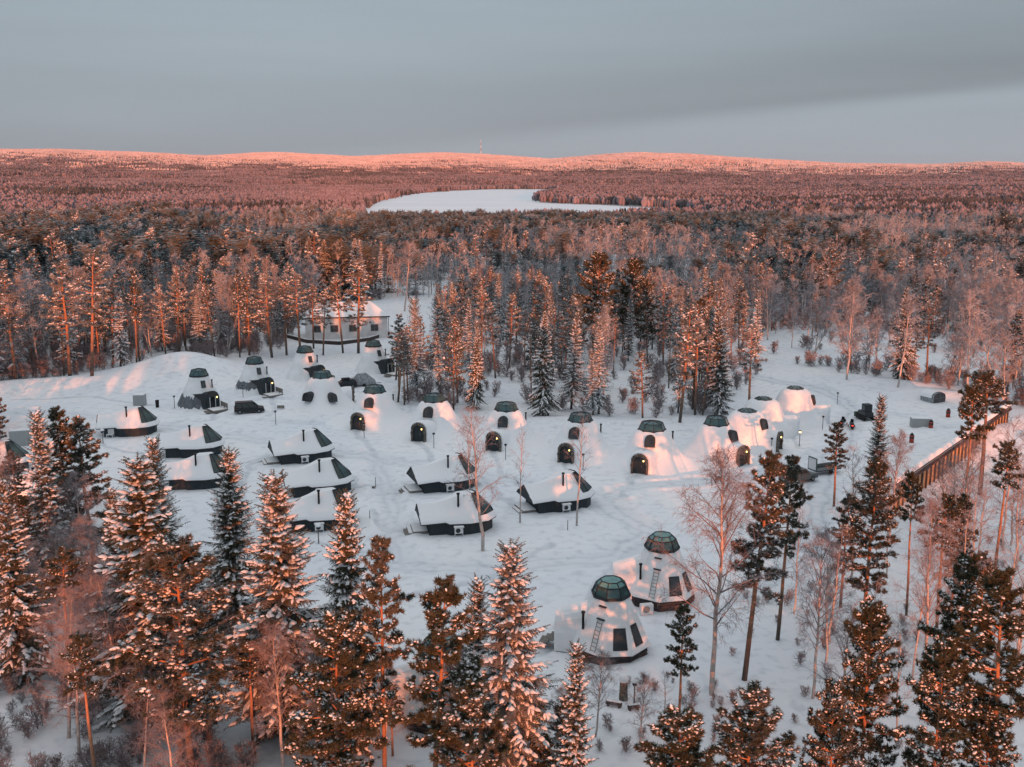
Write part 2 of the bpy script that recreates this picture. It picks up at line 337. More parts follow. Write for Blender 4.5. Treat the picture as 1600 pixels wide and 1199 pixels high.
def pine_meshes(seed, H, Rc, c0=.45, nbr=52, det=1.0, snow=.6, name='pine', mats=('needle', 'tree_snow', 'pine_bark'), lean=.25):
    rng = np.random.default_rng(seed); nb = NB()
    zs = np.linspace(-.3, H-.3, 9); off = np.cumsum(rng.normal(0, lean*.3, (9, 2)), axis=0); off[0] = 0; off *= np.linspace(0, 1, 9)[:, None]
    tr = np.column_stack([off, zs])
    def tp(z): return np.array([np.interp(z, zs, off[:, 0]), np.interp(z, zs, off[:, 1]), z])
    TP = []; TD = []; S0 = []; S1 = []; W0 = []; W1 = []
    nbr = int(nbr*(det**.3))
    for i in range(nbr):
        t = (i+rng.uniform(0, 1))/nbr; z = H*(c0+(1-c0)*t**.9)*.985; ph = i*2.399+rng.uniform(-.5, .5)
        prof = (math.sin(math.pi*min(1, (t*.82+.16)))**.7)*(1-.35*t); Lb = Rc*prof*rng.uniform(.55, 1.15)+.3
        if rng.random() < .12: Lb *= .4
        el = -.15+.85*t+rng.uniform(-.18, .2); hd = np.array([math.cos(ph)*math.cos(el), math.sin(ph)*math.cos(el), math.sin(el)])
        b0 = tp(z); b1 = b0+hd*Lb*.55; hd2 = hd+np.array([0, 0, rng.uniform(-.1, .35)]); hd2 /= np.linalg.norm(hd2); b2 = b1+hd2*Lb*.45
        rb = .02+.018*Lb; S0 += [b0, b1]; S1 += [b1, b2]; W0 += [rb, rb*.6]; W1 += [rb*.6, .01]
        ns = max(3, int((3.0+Lb*4.2)*det**.5))
        for k in range(ns):
            s = rng.uniform(.22, 1.0); a = b0+(b1-b0)*s/.55 if s < .55 else b1+(b2-b1)*(s-.55)/.45
            pr = np.array([-hd[1], hd[0], 0])*rng.choice([-1, 1]); d = hd2*rng.uniform(.3, .9)+pr*rng.uniform(.3, 1.0)+np.array([0, 0, rng.uniform(-.15, .45)])
            d /= np.linalg.norm(d); Ls = rng.uniform(.25, .75)*(.45+.4*Lb/Rc*1.2); e = a+d*Ls
            S0.append(a); S1.append(e); W0.append(.014); W1.append(.007)
            nt_ = max(1, int(6.5*det))
            for q in range(nt_):
                ss = 1-q/nt_*.75; TP.append(a+(e-a)*ss+rng.normal(0, .07, 3)); TD.append(d+rng.normal(0, .45, 3)+np.array([0, 0, .25]))
        TP.append(b2); TD.append(hd2)
    TP.append(tp(H-.3)); TD.append(np.array([0, 0, 1.]))
    TP = np.array(TP); TD = np.array(TD); N = len(TP); Mx = frames(TD); sz = rng.uniform(.24, .38, N)/max(det, .15)**.42
    tem = [tuft_template(rng, 17 if det > .5 else (10 if det > .2 else 7), .17 if det > .5 else .3) for _ in range(3)]; ch = rng.integers(0, 3, N)
    for i in range(3):
        k = ch == i; nb.add(*inst(*tem[i], Mx[k], TP[k], np.repeat(sz[k, None], 3, 1)), 0)
    # snow lies in lumps on part of the tufts, clustered by a coarse pattern
    pat = np.sin(TP[:, 0]*2.1+seed)*np.cos(TP[:, 1]*2.3)+np.sin(TP[:, 2]*1.7)
    k = rng.random(N) < snow*(.58+.55*np.tanh(1.4*pat)); bs = sz[k]*rng.uniform(.14, .38, k.sum())
    I = ICO*rng.uniform(.8, 1.2, ICO.shape)
    Mr = frames(rng.normal(0, 1, (k.sum(), 3))*np.array([1, 1, .25]))
    nb.add(*inst(I, ICOF, Mr, TP[k]+np.column_stack([np.zeros((k.sum(), 2)), sz[k]*.30]), np.stack([bs*1.5, bs*.85, bs*.6], axis=1)), 1)
    if det > .15: nb.add(*segs(S0, S1, W0, W1), 2)
    else:
        nb.add(*segs(S0[:2*nbr:3], S1[:2*nbr:3], W0[:2*nbr:3], W1[:2*nbr:3]), 2)
    crown = nb.mesh(name+'_crown', mats, smooth=(1,))
    tb = NB(); rad = np.interp(zs, [-.3, H*.5, H], [H*.0115+.02, H*.008+.01, .03]); tb.add(*tube(tr, rad, 8 if det > .4 else 4), 0)
    if c0 > .3 and det > .2:   # dead stubs on the bare stem
        q = 9; z = rng.uniform(H*.2, H*c0, q); a = rng.uniform(0, 6.28, q); p0 = np.array([tp(v) for v in z]); L = rng.uniform(.4, 1.5, q)
        p1 = p0+np.column_stack([np.cos(a)*L, np.sin(a)*L, rng.uniform(-.3, .2, q)]); tb.add(*segs(p0, p1, np.full(q, .025), np.full(q, .008)), 0)
    return crown, tb.mesh(name+'_trunk', (mats[2],), smooth=(0,))

def birch_meshes(seed, H, spread=.32, det=1.0, name='birch', mats=('twig', 'birch_bark'), stems=1, c0=.3, thick=1.0):
    rng = np.random.default_rng(seed); cb = NB(); tb = NB(); A = []; B = []; RA = []; RB = []
    n1 = int(34*det**.35); n2 = max(3, int(7*det**.4)); n3 = max(2, int(7*det**.5)); fine = max(1, round(3*det**.6))
    fr = thick*(.011 if det > .6 else .020 if det > .25 else .034)
    for st in range(stems):
        Hs = H*rng.uniform(.85, 1.0) if st else H
        zs = np.linspace(-.3, Hs, 9); lean = rng.normal(0, .05 if stems == 1 else .14, 2); off = np.cumsum(rng.normal(0, .09, (9, 2)), axis=0)
        off += np.outer(np.linspace(0, Hs, 9), lean); off[0] = 0; tr = np.column_stack([off, zs])
        tp = lambda z: np.array([np.interp(z, zs, off[:, 0]), np.interp(z, zs, off[:, 1]), z])
        tb.add(*tube(tr, np.interp(zs, [0, Hs*.5, Hs], [Hs*.0095+.02, Hs*.006+.01, .012]), 8 if det > .5 else 4), 0)
        for i in range(n1):
            t = (i+rng.random())/n1; z = Hs*(c0+(1-c0)*t)*.98; ph = i*2.399+rng.uniform(-.6, .6); el = rng.uniform(.55, 1.0)+.25*t
            L1 = (H*spread*(1-t)**.6*rng.uniform(.6, 1.1)*min(1, .55+2*t))+.5
            p = tp(z); d = np.array([math.cos(ph)*math.cos(el), math.sin(ph)*math.cos(el), math.sin(el)]); pts = [p]; k1 = 4
            for k in range(k1):
                d = d+rng.normal(0, .09, 3)+np.array([0, 0, .04-.05*k]); d /= np.linalg.norm(d); pts.append(pts[-1]+d*L1/k1)
            r1 = .012+.009*L1
            for k in range(k1): A.append(pts[k]); B.append(pts[k+1]); RA.append(r1*(1-k/k1)+.006); RB.append(r1*(1-(k+1)/k1)+.006)
            for j in range(n2):
                s = rng.uniform(.15, 1)*k1; k = min(k1-1, int(s)); q = pts[k]+(pts[k+1]-pts[k])*(s-k)
                d2 = (pts[k+1]-pts[k]); d2 = d2/np.linalg.norm(d2)+rng.normal(0, .55, 3); d2 /= np.linalg.norm(d2); L2 = L1*rng.uniform(.2, .45)*(1.1-.5*s/k1)+.15
                m = q+d2*L2*.5; d2b = d2+np.array([0, 0, -.15]); e = m+d2b*L2*.5
                A += [q, m]; B += [m, e]; RA += [fr*1.5, fr*1.2]; RB += [fr*1.2, fr*.8]
                for u in range(n3):
                    s2 = rng.uniform(.2, 1.0); o = q+(m-q)*s2*2 if s2 < .5 else m+(e-m)*(s2*2-1)
                    d3 = d2*.6+rng.normal(0, .5, 3); d3 /= np.linalg.norm(d3); L3 = rng.uniform(.25, .6)*(.5+.05*H); o2 = o+d3*L3
                    A.append(o); B.append(o2); RA.append(fr); RB.append(fr*.6)
                    for x in range(fine):
                        o3 = o+(o2-o)*rng.uniform(.3, 1); d4 = d3*.5+rng.normal(0, .4, 3)-np.array([0, 0, .5]); d4 /= np.linalg.norm(d4)
                        A.append(o3); B.append(o3+d4*L3*rng.uniform(.4, .9)); RA.append(fr*.75); RB.append(fr*.35)
    cb.add(*segs(A, B, RA, RB), 0)
    return cb.mesh(name+'_crown', (mats[0],)), tb.mesh(name+'_trunk', (mats[1],), smooth=(0,))

# ---------------------------------------------------------------- ground
rg = np.random.default_rng(5)
def vnoise(x, y, seed=0):
    xi = np.floor(x); yi = np.floor(y); fx = x-xi; fy = y-yi; fx = fx*fx*(3-2*fx); fy = fy*fy*(3-2*fy)
    def h(a, b):
        v = np.sin(a*127.1+b*311.7+seed*74.7)*43758.5453; return v-np.floor(v)
    return (h(xi, yi)*(1-fx)+h(xi+1, yi)*fx)*(1-fy)+(h(xi, yi+1)*(1-fx)+h(xi+1, yi+1)*fx)*fy
CREST = [(-400, 236), (0, 241), (100, 240), (250, 244), (330, 248), (430, 242), (560, 248), (690, 242), (760, 245), (860, 252), (940, 246), (990, 243), (1060, 245),
         (1150, 251), (1300, 259), (1450, 261), (1530, 258), (1600, 260), (2000, 256)]
CX = np.array([c[0] for c in CREST], float); CY = np.array([c[1] for c in CREST], float)
def sst(a, b, x): t = np.clip((x-a)/(b-a), 0, 1); return t*t*(3-2*t)
bumps = []
def bump(px, py, hgt, rx, ry, rot=0.0, ox=0, oy=0):
    g = G(px, py); bumps.append((g[0]+ox, g[1]+oy, hgt, rx, ry, rot))
bump(290, 582, 2.5, 9, 11, .25); bump(240, 586, 1.6, 12, 8, .3); bump(175, 600, 1.0, 16, 7, .2)
bump(60, 606, 1.0, 22, 5); bump(330, 590, 1.6, 8, 8)
bump(1385, 605, 1.3, 12, 4, -.1); bump(1440, 618, .9, 8, 3); bump(1330, 594, .8, 9, 4); bump(1590, 690, 2.2, 8, 9)
bump(1070, 663, .9, 10, 4); bump(980, 668, .7, 9, 3); bump(880, 660, .7, 8, 3); bump(1000, 1045, .5, 5, 3)
FENCE0 = G(1393, 800); FENCE1 = G(1571, 668)
def hfun(x, y):
    x = np.asarray(x, float); y = np.asarray(y, float); d = np.hypot(x, y)
    pxx = 800+FPX*x/np.maximum(y, 1)*1.01
    cy = np.interp(pxx, CX, CY); top = CH+(272.5-cy)/FPX*5600-9
    rise = sst(2900, 5600, d)*(y > 0)
    h = rise*top+sst(5600, 9000, d)*-60*(y > 0)
    lk = sst(-450, -900, x)+sst(560, 1000, x)+sst(2650, 2900, y)
    h = h+np.clip(lk, 0, 1)*sst(900, 1500, d)*((vnoise(x/700+3, y/260, 7))*22+vnoise(x/300, y/170, 8)*5-6)*(1-sst(4300, 5200, d))*(y > 0)
    h = h+rise*(1-sst(5200, 5600, d))*(vnoise(x/700, y/900, 3)-.5)*12
    near = 1-sst(300, 500, d)
    xr = x*.8+y*.6; yr = -x*.6+y*.8
    h = h+near*((vnoise(xr/19, yr/19, 1)-.5)*.34+(vnoise(x/7.3, y/8.1, 2)-.5)*.04)
    for bx, by, bh, rx, ry, ro in bumps:
        c, s = math.cos(ro), math.sin(ro); u = (x-bx)*c+(y-by)*s; v = -(x-bx)*s+(y-by)*c
        h = h+bh*np.exp(-((u/rx)**2+(v/ry)**2))
    # the lot behind the long wall stands a little above the wood in front of it
    ax, ay = FENCE0; bx, by = FENCE1; L = math.hypot(bx-ax, by-ay); ux, uy = (bx-ax)/L, (by-ay)/L
    sdist = (x-ax)*uy-(y-ay)*ux; al = (x-ax)*ux+(y-ay)*uy
    h = h-1.2*sst(-.3, 3.5, sdist)*sst(-6, 4, al)*(1-sst(L, L+14, al))*(1-sst(8, 30, sdist))
    return h
def H0(x, y): return float(hfun(x, y))
na = 900; ang = np.concatenate([np.linspace(-36, 36, na), np.linspace(37, 323, 140)])*math.pi/180; NA = len(ang)
rad = np.concatenate([np.geomspace(4, 40, 20)[:-1], np.geomspace(40, 66, 50)[:-1], np.geomspace(66, 250, 620)[:-1], np.geomspace(250, 420, 110)[:-1], np.geomspace(420, 9000, 150), [14000, 26000]]); NR = len(rad)
X = rad[:, None]*np.sin(ang)[None]; Y = rad[:, None]*np.cos(ang)[None]; Z = hfun(X, Y); Z[-2:] = np.minimum(Z[-2:], -40)
V = np.column_stack([X.ravel(), Y.ravel(), Z.ravel()]); i = np.arange(NR-1)[:, None]*NA; j = np.arange(NA)[None]; j2 = (j+1) % NA
F = np.stack([i+j, i+NA+j, i+NA+j2, i+j2], axis=2).reshape(-1, 4)
V = np.vstack([V, [[0, 0, 0]]]); F3 = np.array([(k, (k+1) % NA, len(V)-1) for k in range(NA)])
mat('ground_snow', SNOWC, .95, bump=(1.3, .25, .07), spec=.1)
m = MATS['ground_snow']; t = m.node_tree; b = t.nodes['Principled BSDF']; tcn = [n for n in t.nodes if n.type == 'TEX_COORD'][0]
def tex(t, tcn, scale, det=5, stretch=None):
    n = t.nodes.new('ShaderNodeTexNoise'); n.inputs['Scale'].default_value = scale; n.inputs['Detail'].default_value = det
    if stretch:
        q = t.nodes.new('ShaderNodeMapping'); q.inputs['Scale'].default_value = stretch; t.links.new(tcn.outputs['Object'], q.inputs[0]); t.links.new(q.outputs[0], n.inputs[0])
    else: t.links.new(tcn.outputs['Object'], n.inputs[0])
    return n
n1 = tex(t, tcn, .045); n2 = tex(t, tcn, .8, 8)
r1 = t.nodes.new('ShaderNodeValToRGB'); ramp(r1, [(.35, (.74, .78, .83)), (.6, SNOWC)]); t.links.new(n1.outputs[0], r1.inputs[0])
r2 = t.nodes.new('ShaderNodeValToRGB'); ramp(r2, [(.30, (.82, .83, .84)), (.5, (1, 1, 1))]); t.links.new(n2.outputs[0], r2.inputs[0])
mm = t.nodes.new('ShaderNodeMixRGB'); mm.blend_type = 'MULTIPLY'; mm.inputs[0].default_value = 1
t.links.new(r1.outputs[0], mm.inputs[1]); t.links.new(r2.outputs[0], mm.inputs[2]); t.links.new(mm.outputs[0], b.inputs['Base Color'])
ground = link('ground', np_mesh('ground', V, F3, None, F[:, ::-1], None, ('ground_snow',), smooth=(0,))); tag(ground, 'snow covered ground', None, None, 'structure')

LANES = [([(-60, 640), (120, 648), (300, 672), (420, 690), (600, 718), (760, 742), (930, 775), (1010, 830), (960, 870), (780, 890), (620, 880)], 2.6, .55), ([(590, 715), (610, 790), (620, 880)], 1.8, .5), ([(410, 655), (560, 665), (640, 640), (632, 600), (600, 590)], 1.7, .5),
         ([(1160, 585), (1290, 612), (1340, 640), (1310, 700), (1280, 760), (1262, 860), (1210, 930)], 2.4, .8), ([(1340, 640), (1420, 650), (1480, 670)], 2.6, .5), ([(930, 775), (1020, 760), (1160, 745), (1300, 705)], 1.6, .5), ([(330, 645), (400, 625), (470, 622), (560, 612)], 1.5, .5)]
TRAILS = [[(558, 672), (575, 700), (590, 716)], [(653, 690), (670, 715), (690, 732)], [(765, 702), (775, 725), (790, 745)], [(882, 720), (885, 745), (905, 768)], [(994, 745), (985, 765), (960, 780)], [(1160, 725), (1130, 745)], [(1205, 705), (1225, 730), (1290, 735)],
          [(632, 832), (600, 826), (575, 800)], [(632, 765), (590, 770)], [(818, 797), (780, 780), (760, 745)], [(410, 720), (380, 735), (370, 780), (400, 830), (600, 870)], [(140, 690), (250, 720), (350, 735), (420, 712)], [(345, 640), (330, 655), (250, 662)], [(428, 614), (425, 650)],
          [(900, 972), (940, 900), (970, 866), (1010, 835)], [(900, 972), (920, 1040), (960, 1085)], [(1000, 885), (960, 930)], [(1230, 676), (1250, 700), (1300, 706)], [(1278, 662), (1300, 668)], [(240, 632), (140, 622), (20, 625)], [(700, 1080), (800, 1040), (890, 985)], [(1100, 960), (1180, 930), (1220, 880)], [(600, 752), (560, 760), (545, 735)], [(870, 850), (760, 905), (640, 930), (560, 905)]]
msk = np.zeros(len(V)); rr_ = np.random.default_rng(8); nearv = np.hypot(V[:, 0], V[:, 1]) < 300; VX = V[nearv, 0]+(vnoise(V[nearv, 0]/3, V[nearv, 1]/3, 30)-.5)*1.6; VY = V[nearv, 1]+(vnoise(V[nearv, 0]/3, V[nearv, 1]/3, 31)-.5)*1.6
def seg_dist(pts):
    best = np.full(len(VX), 1e9); side = np.zeros(len(VX)); g = [G(*p) for p in pts]
    for (x0_, y0_), (x1_, y1_) in zip(g, g[1:]):
        dx_, dy_ = x1_-x0_, y1_-y0_; L2 = dx_*dx_+dy_*dy_; t_ = np.clip(((VX-x0_)*dx_+(VY-y0_)*dy_)/L2, 0, 1); d_ = np.hypot(VX-x0_-t_*dx_, VY-y0_-t_*dy_); best = np.minimum(best, d_)
    return best
mk_ = np.zeros(len(VX)); dz_ = np.zeros(len(VX))
for pts, wd_, am in LANES:
    d_ = seg_dist(pts); band = 1-sst(wd_*.7, wd_*1.15, d_); rut = np.exp(-((d_-wd_*.38)/.30)**2); mk_ = np.maximum(mk_, am*(band*.45+rut*.75)); dz_ -= band*.10+rut*.06; dz_ += .16*np.exp(-((d_-wd_*1.35)/.5)**2)
for pts in TRAILS:
    d_ = seg_dist(pts); f_ = (1-sst(.25, .65, d_)); mk_ = np.maximum(mk_, f_*(.45+.55*vnoise(VX/.7, VY/.7, 40))); dz_ -= f_*.10
msk[nearv] = mk_; V[nearv, 2] += dz_
ground.data.vertices.foreach_set('co', V.astype(np.float32).ravel()); at_ = ground.data.attributes.new('trodden', 'FLOAT', 'POINT'); at_.data.foreach_set('value', msk.astype(np.float32)); ground.data.update()
aN = t.nodes.new('ShaderNodeAttribute'); aN.attribute_name = 'trodden'; m3 = t.nodes.new('ShaderNodeMixRGB'); m3.blend_type = 'MULTIPLY'; m3.inputs[2].default_value = (.74, .765, .79, 1)
t.links.new(aN.outputs['Fac'], m3.inputs[0]); t.links.new(mm.outputs[0], m3.inputs[1]); t.links.new(m3.outputs[0], b.inputs['Base Color'])
LAKE_PX = [(545, 352), (560, 335), (580, 322), (610, 311), (650, 303), (700, 299.5), (760, 296.5), (868, 296.5), (866, 301), (838, 313), (850, 318), (930, 321), (1010, 325), (1085, 330), (1090, 336), (1000, 345), (800, 354)]
LAKE = [G(*p) for p in LAKE_PX]
import bmesh
def flat_poly(name, pts, z, m):
    bm = bmesh.new(); f = bm.faces.new([bm.verts.new((x, y, z)) for x, y in pts]); bmesh.ops.triangulate(bm, faces=[f]); bmesh.ops.recalc_face_normals(bm, faces=bm.faces)
    if sum(f.normal.z for f in bm.faces) < 0: bmesh.ops.reverse_faces(bm, faces=bm.faces)
    me = bpy.data.meshes.new(name); bm.to_mesh(me); bm.free(); me.materials.append(MATS[m]); return link(name, me)
mat('lake_snow', (.84, .86, .88), .9, noise=(.004, (.78, .81, .85), .4, .6, (1, 4, 1)), spec=.1)
tag(flat_poly('lake', LAKE, .4, 'lake_snow'), 'frozen snow covered lake', None, None, 'structure')
def GH(px, py):
    for d_ in np.arange(500, 6000, 20.):
        x_ = (px-800)/FPX*d_*1.0; h_ = float(hfun(x_, d_))
        if proj(x_, d_, h_+6)[1] <= py: return (x_, d_)
    return (x_, d_)
CLEAR = [[GH(*p) for p in q] for q in (
    [(-20, 285), (45, 283.5), (48, 288), (-20, 291)], [(88, 288.5), (125, 288), (120, 291), (84, 291.5)], [(1575, 345), (1640, 343), (1640, 352), (1570, 352)],
    [(1075, 332), (1110, 330), (1130, 336), (1080, 338)], [(960, 325), (1120, 329), (1120, 333), (960, 330)])]

# ---------------------------------------------------------------- mesh helper for built objects
class MB:
    def __init__(s): s.bm = bmesh.new(); s.mats = []
    def _m(s, m):
        if m not in s.mats: s.mats.append(m)
        return s.mats.index(m)
    def poly(s, pts, m='snow', smooth=False):
        f = s.bm.faces.new([s.bm.verts.new(p) for p in pts]); f.material_index = s._m(m); f.smooth = smooth; return f
    def hull(s, faces_pts, m): 
        for f in faces_pts: s.poly(f, m)
    def box(s, c, d, m, rot=None, bev=0):
        vs = bmesh.ops.create_cube(s.bm, size=1)['verts']
        bmesh.ops.scale(s.bm, vec=d, verts=vs)
        fs = {f for v in vs for f in v.link_faces}
        if bev:
            es = list({e for v in vs for e in v.link_edges}); r = bmesh.ops.bevel(s.bm, geom=es, offset=bev, segments=1, affect='EDGES'); vs = list({v for f in r['faces'] for v in f.verts} | {v for v in vs if v.is_valid}); fs = {f for v in vs for f in v.link_faces}
        if rot is not None: bmesh.ops.rotate(s.bm, cent=(0, 0, 0), matrix=rot, verts=vs)
        bmesh.ops.translate(s.bm, vec=c, verts=vs); k = s._m(m)
        for f in fs: f.material_index = k
        return s
    def bar(s, a, b, wd, m, hh=None):
        a = Vector(a); b = Vector(b); d = b-a; q = d.to_track_quat('X', 'Z').to_matrix()
        return s.box((a+b)/2, (d.length, wd, hh or wd), m, rot=q)
    def cyl(s, a, b, r1, r2, m, n=10, smooth=True, caps=True):
        a = Vector(a); b = Vector(b); d = b-a
        q = d.to_track_quat('Z', 'Y').to_matrix().to_4x4(); mtx = Matrix.Translation((a+b)/2) @ q
        r = bmesh.ops.create_cone(s.bm, cap_ends=caps, segments=n, radius1=r1, radius2=r2, depth=d.length, matrix=mtx); k = s._m(m)
        for f in {f for v in r['verts'] for f in v.link_faces}: f.material_index = k; f.smooth = smooth and len(f.verts) == 4
        return s
    def rings(s, rings, m, closed=True, smooth=True, cap_top=False, cap_bot=False):
        k = s._m(m); vr = [[s.bm.verts.new(p) for p in r] for r in rings]; n = len(vr[0])
        for a, b in zip(vr, vr[1:]):
            for j in range(n if closed else n-1):
                f = s.bm.faces.new((a[j], a[(j+1) % n], b[(j+1) % n], b[j])); f.material_index = k; f.smooth = smooth
        if cap_top: f = s.bm.faces.new(vr[-1]); f.material_index = k
        if cap_bot: f = s.bm.faces.new(vr[0][::-1]); f.material_index = k
        return s
    def build(s, name, parent=None, label=None, loc=None):
        bmesh.ops.recalc_face_normals(s.bm, faces=s.bm.faces) if False else None
        me = bpy.data.meshes.new(name); s.bm.to_mesh(me); s.bm.free()
        for m in s.mats: me.materials.append(MATS[m])
        o = link(name, me, parent, loc)
        if label: o['label'] = label
        return o
def ring(n, r, z, a0=0, cx=0, cy=0): return [(cx+r*math.cos(a0+2*math.pi*i/n), cy+r*math.sin(a0+2*math.pi*i/n), z) for i in range(n)]

# ---------------------------------------------------------------- glass dome shared by all round huts
def dome(parent, z, r0, n=10, tall=1.15, flat=False):
    d = MB()
    if flat:
        d.rings([ring(n, r0*.92, z+.05), ring(n, r0*.5, z+.32), ring(n, .05, z+.40)], 'dome_glass', smooth=False, cap_top=True)
    else:
        d.rings([ring(n, r0, z), ring(n, r0*.80, z+tall*.74), ring(n, .06, z+tall)], 'dome_glass', smooth=False, cap_top=True)
    dm = d.build('glass_dome', parent)
    b = MB(); b.rings([ring(n, r0+.14, z-.22), ring(n, r0+.14, z+.02), ring(n, r0-.05, z+.05)], 'dark_trim', smooth=False)
    hh = .3 if flat else tall
    for i in range(n):
        a = 2*math.pi*i/n; c, s_ = math.cos(a), math.sin(a)
        pts = [(r0*.92, z+.06), (r0*.5, z+.33)] if flat else [(r0, z), (r0*.80, z+tall*.74), (.1, z+tall)]
        for (q0, z0), (q1, z1) in zip(pts, pts[1:]): b.bar((q0*c, q0*s_, z0+.01), (q1*c, q1*s_, z1+.01), .07, 'dark_trim')
    if not flat:
        rr = ring(n, r0*.81, z+tall*.75)
        for p, q in zip(rr, rr[1:]+rr[:1]): b.bar(p, q, .06, 'dark_trim')
    b.build('frame', dm); return dm

def arch_profile(wd, h, n=9):
    """outline of an arched opening in the local (u, z) plane"""
    pts = [(-wd/2, 0), (-wd/2*1.04, h*.45)]
    for k in range(1, n): a = math.pi*(1-k/n); pts.append((wd/2*math.cos(a), h*.62+h*.38*math.sin(a)))
    pts += [(wd/2*1.04, h*.45), (wd/2, 0)]
    return pts
def loft_arch(b, y0, y1, w0, h0, w1, h1, m, z=0, smooth=False):
    A = [(u, y0, z+v) for u, v in arch_profile(w0, h0)]; B = [(u, y1, z+v) for u, v in arch_profile(w1, h1)]
    b.rings([A, B], m, closed=False, smooth=smooth)

def doorway(parent, az, r, wd=1.9, h=2.5, surround='stone', lamp=True, name='doorway'):
    """arched entrance: rough surround, recessed dark door, small lamp; az is the way it faces"""
    e = bpy.data.objects.new(name, None); COL.objects.link(e); e.parent = parent; e.rotation_euler = (0, 0, az+math.pi/2); e.empty_display_size = .2
    b = MB(); loft_arch(b, -r, -r+2.6, wd, h, wd*1.0, h, surround); loft_arch(b, -r, -r+.7, wd-.5, h-.34, wd-.5, h-.34, surround)
    A = [(u, -r, v) for u, v in arch_profile(wd, h)]; B = [(u, -r, v) for u, v in arch_profile(wd-.5, h-.34)]
    b.rings([A, B], surround, closed=False, smooth=False)
    for q in range(16):   # rough edge
        u, v = arch_profile(wd-.28, h-.15)[q % 12]; 
        b.box((u, -r+.02, v+.1), (.34, .22, .30), surround, rot=Matrix.Rotation(q*1.7, 3, 'Y'), bev=.05)
    b.build('surround', e)
    sc2 = MB(); loft_arch(sc2, -r+.42, -r+1.4, wd+.35, h+.12, wd+1.1, h+.12, 'snow', smooth=True); loft_arch(sc2, -r+1.4, -r+3.2, wd+1.1, h+.12, wd+1.6, h-.1, 'snow', smooth=True); A = [(u, -r+.42, v) for u, v in arch_profile(wd+.35, h+.12)]; B = [(u, -r+.42, v) for u, v in arch_profile(wd-.1, h-.1)]; sc2.rings([A, B], 'snow', closed=False, smooth=False); sc2.build('snow_cover', e)
    d = MB(); pr = arch_profile(wd-.5, h-.34); d.poly([(u, -r+.30, v) for u, v in pr][::-1], 'dark_board'); d.bar((0, -r+.28, .1), (0, -r+.28, h-.5), .05, 'dark_trim')
    dd = d.build('door', e); k = MB(); k.cyl((.28, -r+.22, 1.0), (.28, -r+.22, 1.35), .03, .03, 'grey_metal', 6); k.build('handle', dd)
    if lamp:
        l = MB(); l.cyl((wd*.24, -r+.12, h*.66), (wd*.24, -r+.12, h*.66+.16), .08, .07, 'lamp_glow', 8); l.build('wall_lamp', e)
    return e
def window_hood(parent, az, r, z, wd=1.15, h=1.2, tilt=.42, name='window', lit=False):
    """dormer box standing out of the sloping wall"""
    e = MB(); c, s_ = math.cos(tilt), math.sin(tilt)
    def T(u, y, v): return (u, -r+y*c*1.0+v*s_*.6, z+v)
    A = [T(u, -.18, v) for u, v in arch_profile(wd, h)]; B = [T(u, 1.1, v) for u, v in arch_profile(wd, h)]; C_ = [T(u, -.18, v) for u, v in arch_profile(wd-.22, h-.14)]; D_ = [T(u, -.06, v) for u, v in arch_profile(wd-.22, h-.14)]
    e.rings([A, B], 'dark_trim', closed=False, smooth=False); e.rings([A, C_], 'dark_trim', closed=False, smooth=False); e.rings([C_, D_], 'dark_trim', closed=False, smooth=False)
    o = e.build(name, parent); o.rotation_euler = (0, 0, az+math.pi/2)
    p = MB(); p.poly([T(u, -.10, v) for u, v in arch_profile(wd-.2, h-.12)][::-1], 'window_glass'); p.build('pane', o)
    return o
def roof_pipe(parent, az, r, z, h=1.0):
    b = MB(); c, s_ = math.cos(az), math.sin(az); b.cyl((r*c, r*s_, z-.4), (r*c, r*s_, z+h), .11, .11, 'black_metal', 8); b.cyl((r*c, r*s_, z+h), (r*c, r*s_, z+h+.16), .17, .17, 'black_metal', 8); b.build('flue', parent)

def shell(parent, name, prof, n, m, seed=0, amp=0.0, squash=None, smooth=True, azf=None):
    """revolved wall with an angle-dependent radius"""
    b = MB(); rs = np.random.default_rng(seed); ph = rs.uniform(0, 6.28, 5); R = []
    for r, z in prof:
        row = []
        for i in range(n):
            a = 2*math.pi*i/n; g = 1-min(1, z/prof[-1][1]); q = r*(1+amp*g*(math.sin(2*a+ph[0])+.6*math.sin(3*a+ph[1])+.4*math.sin(5*a+ph[2]+z)))
            if azf: q = azf(a, r, z, q)
            zz = z+(0 if z <= 0 or z == prof[-1][1] else amp*.8*math.sin(4*a+ph[3]+z*2)*.5)
            row.append((q*math.cos(a), q*math.sin(a), zz))
        R.append(row)
    b.rings(R, m, smooth=smooth, cap_top=True); return b.build(name, parent)

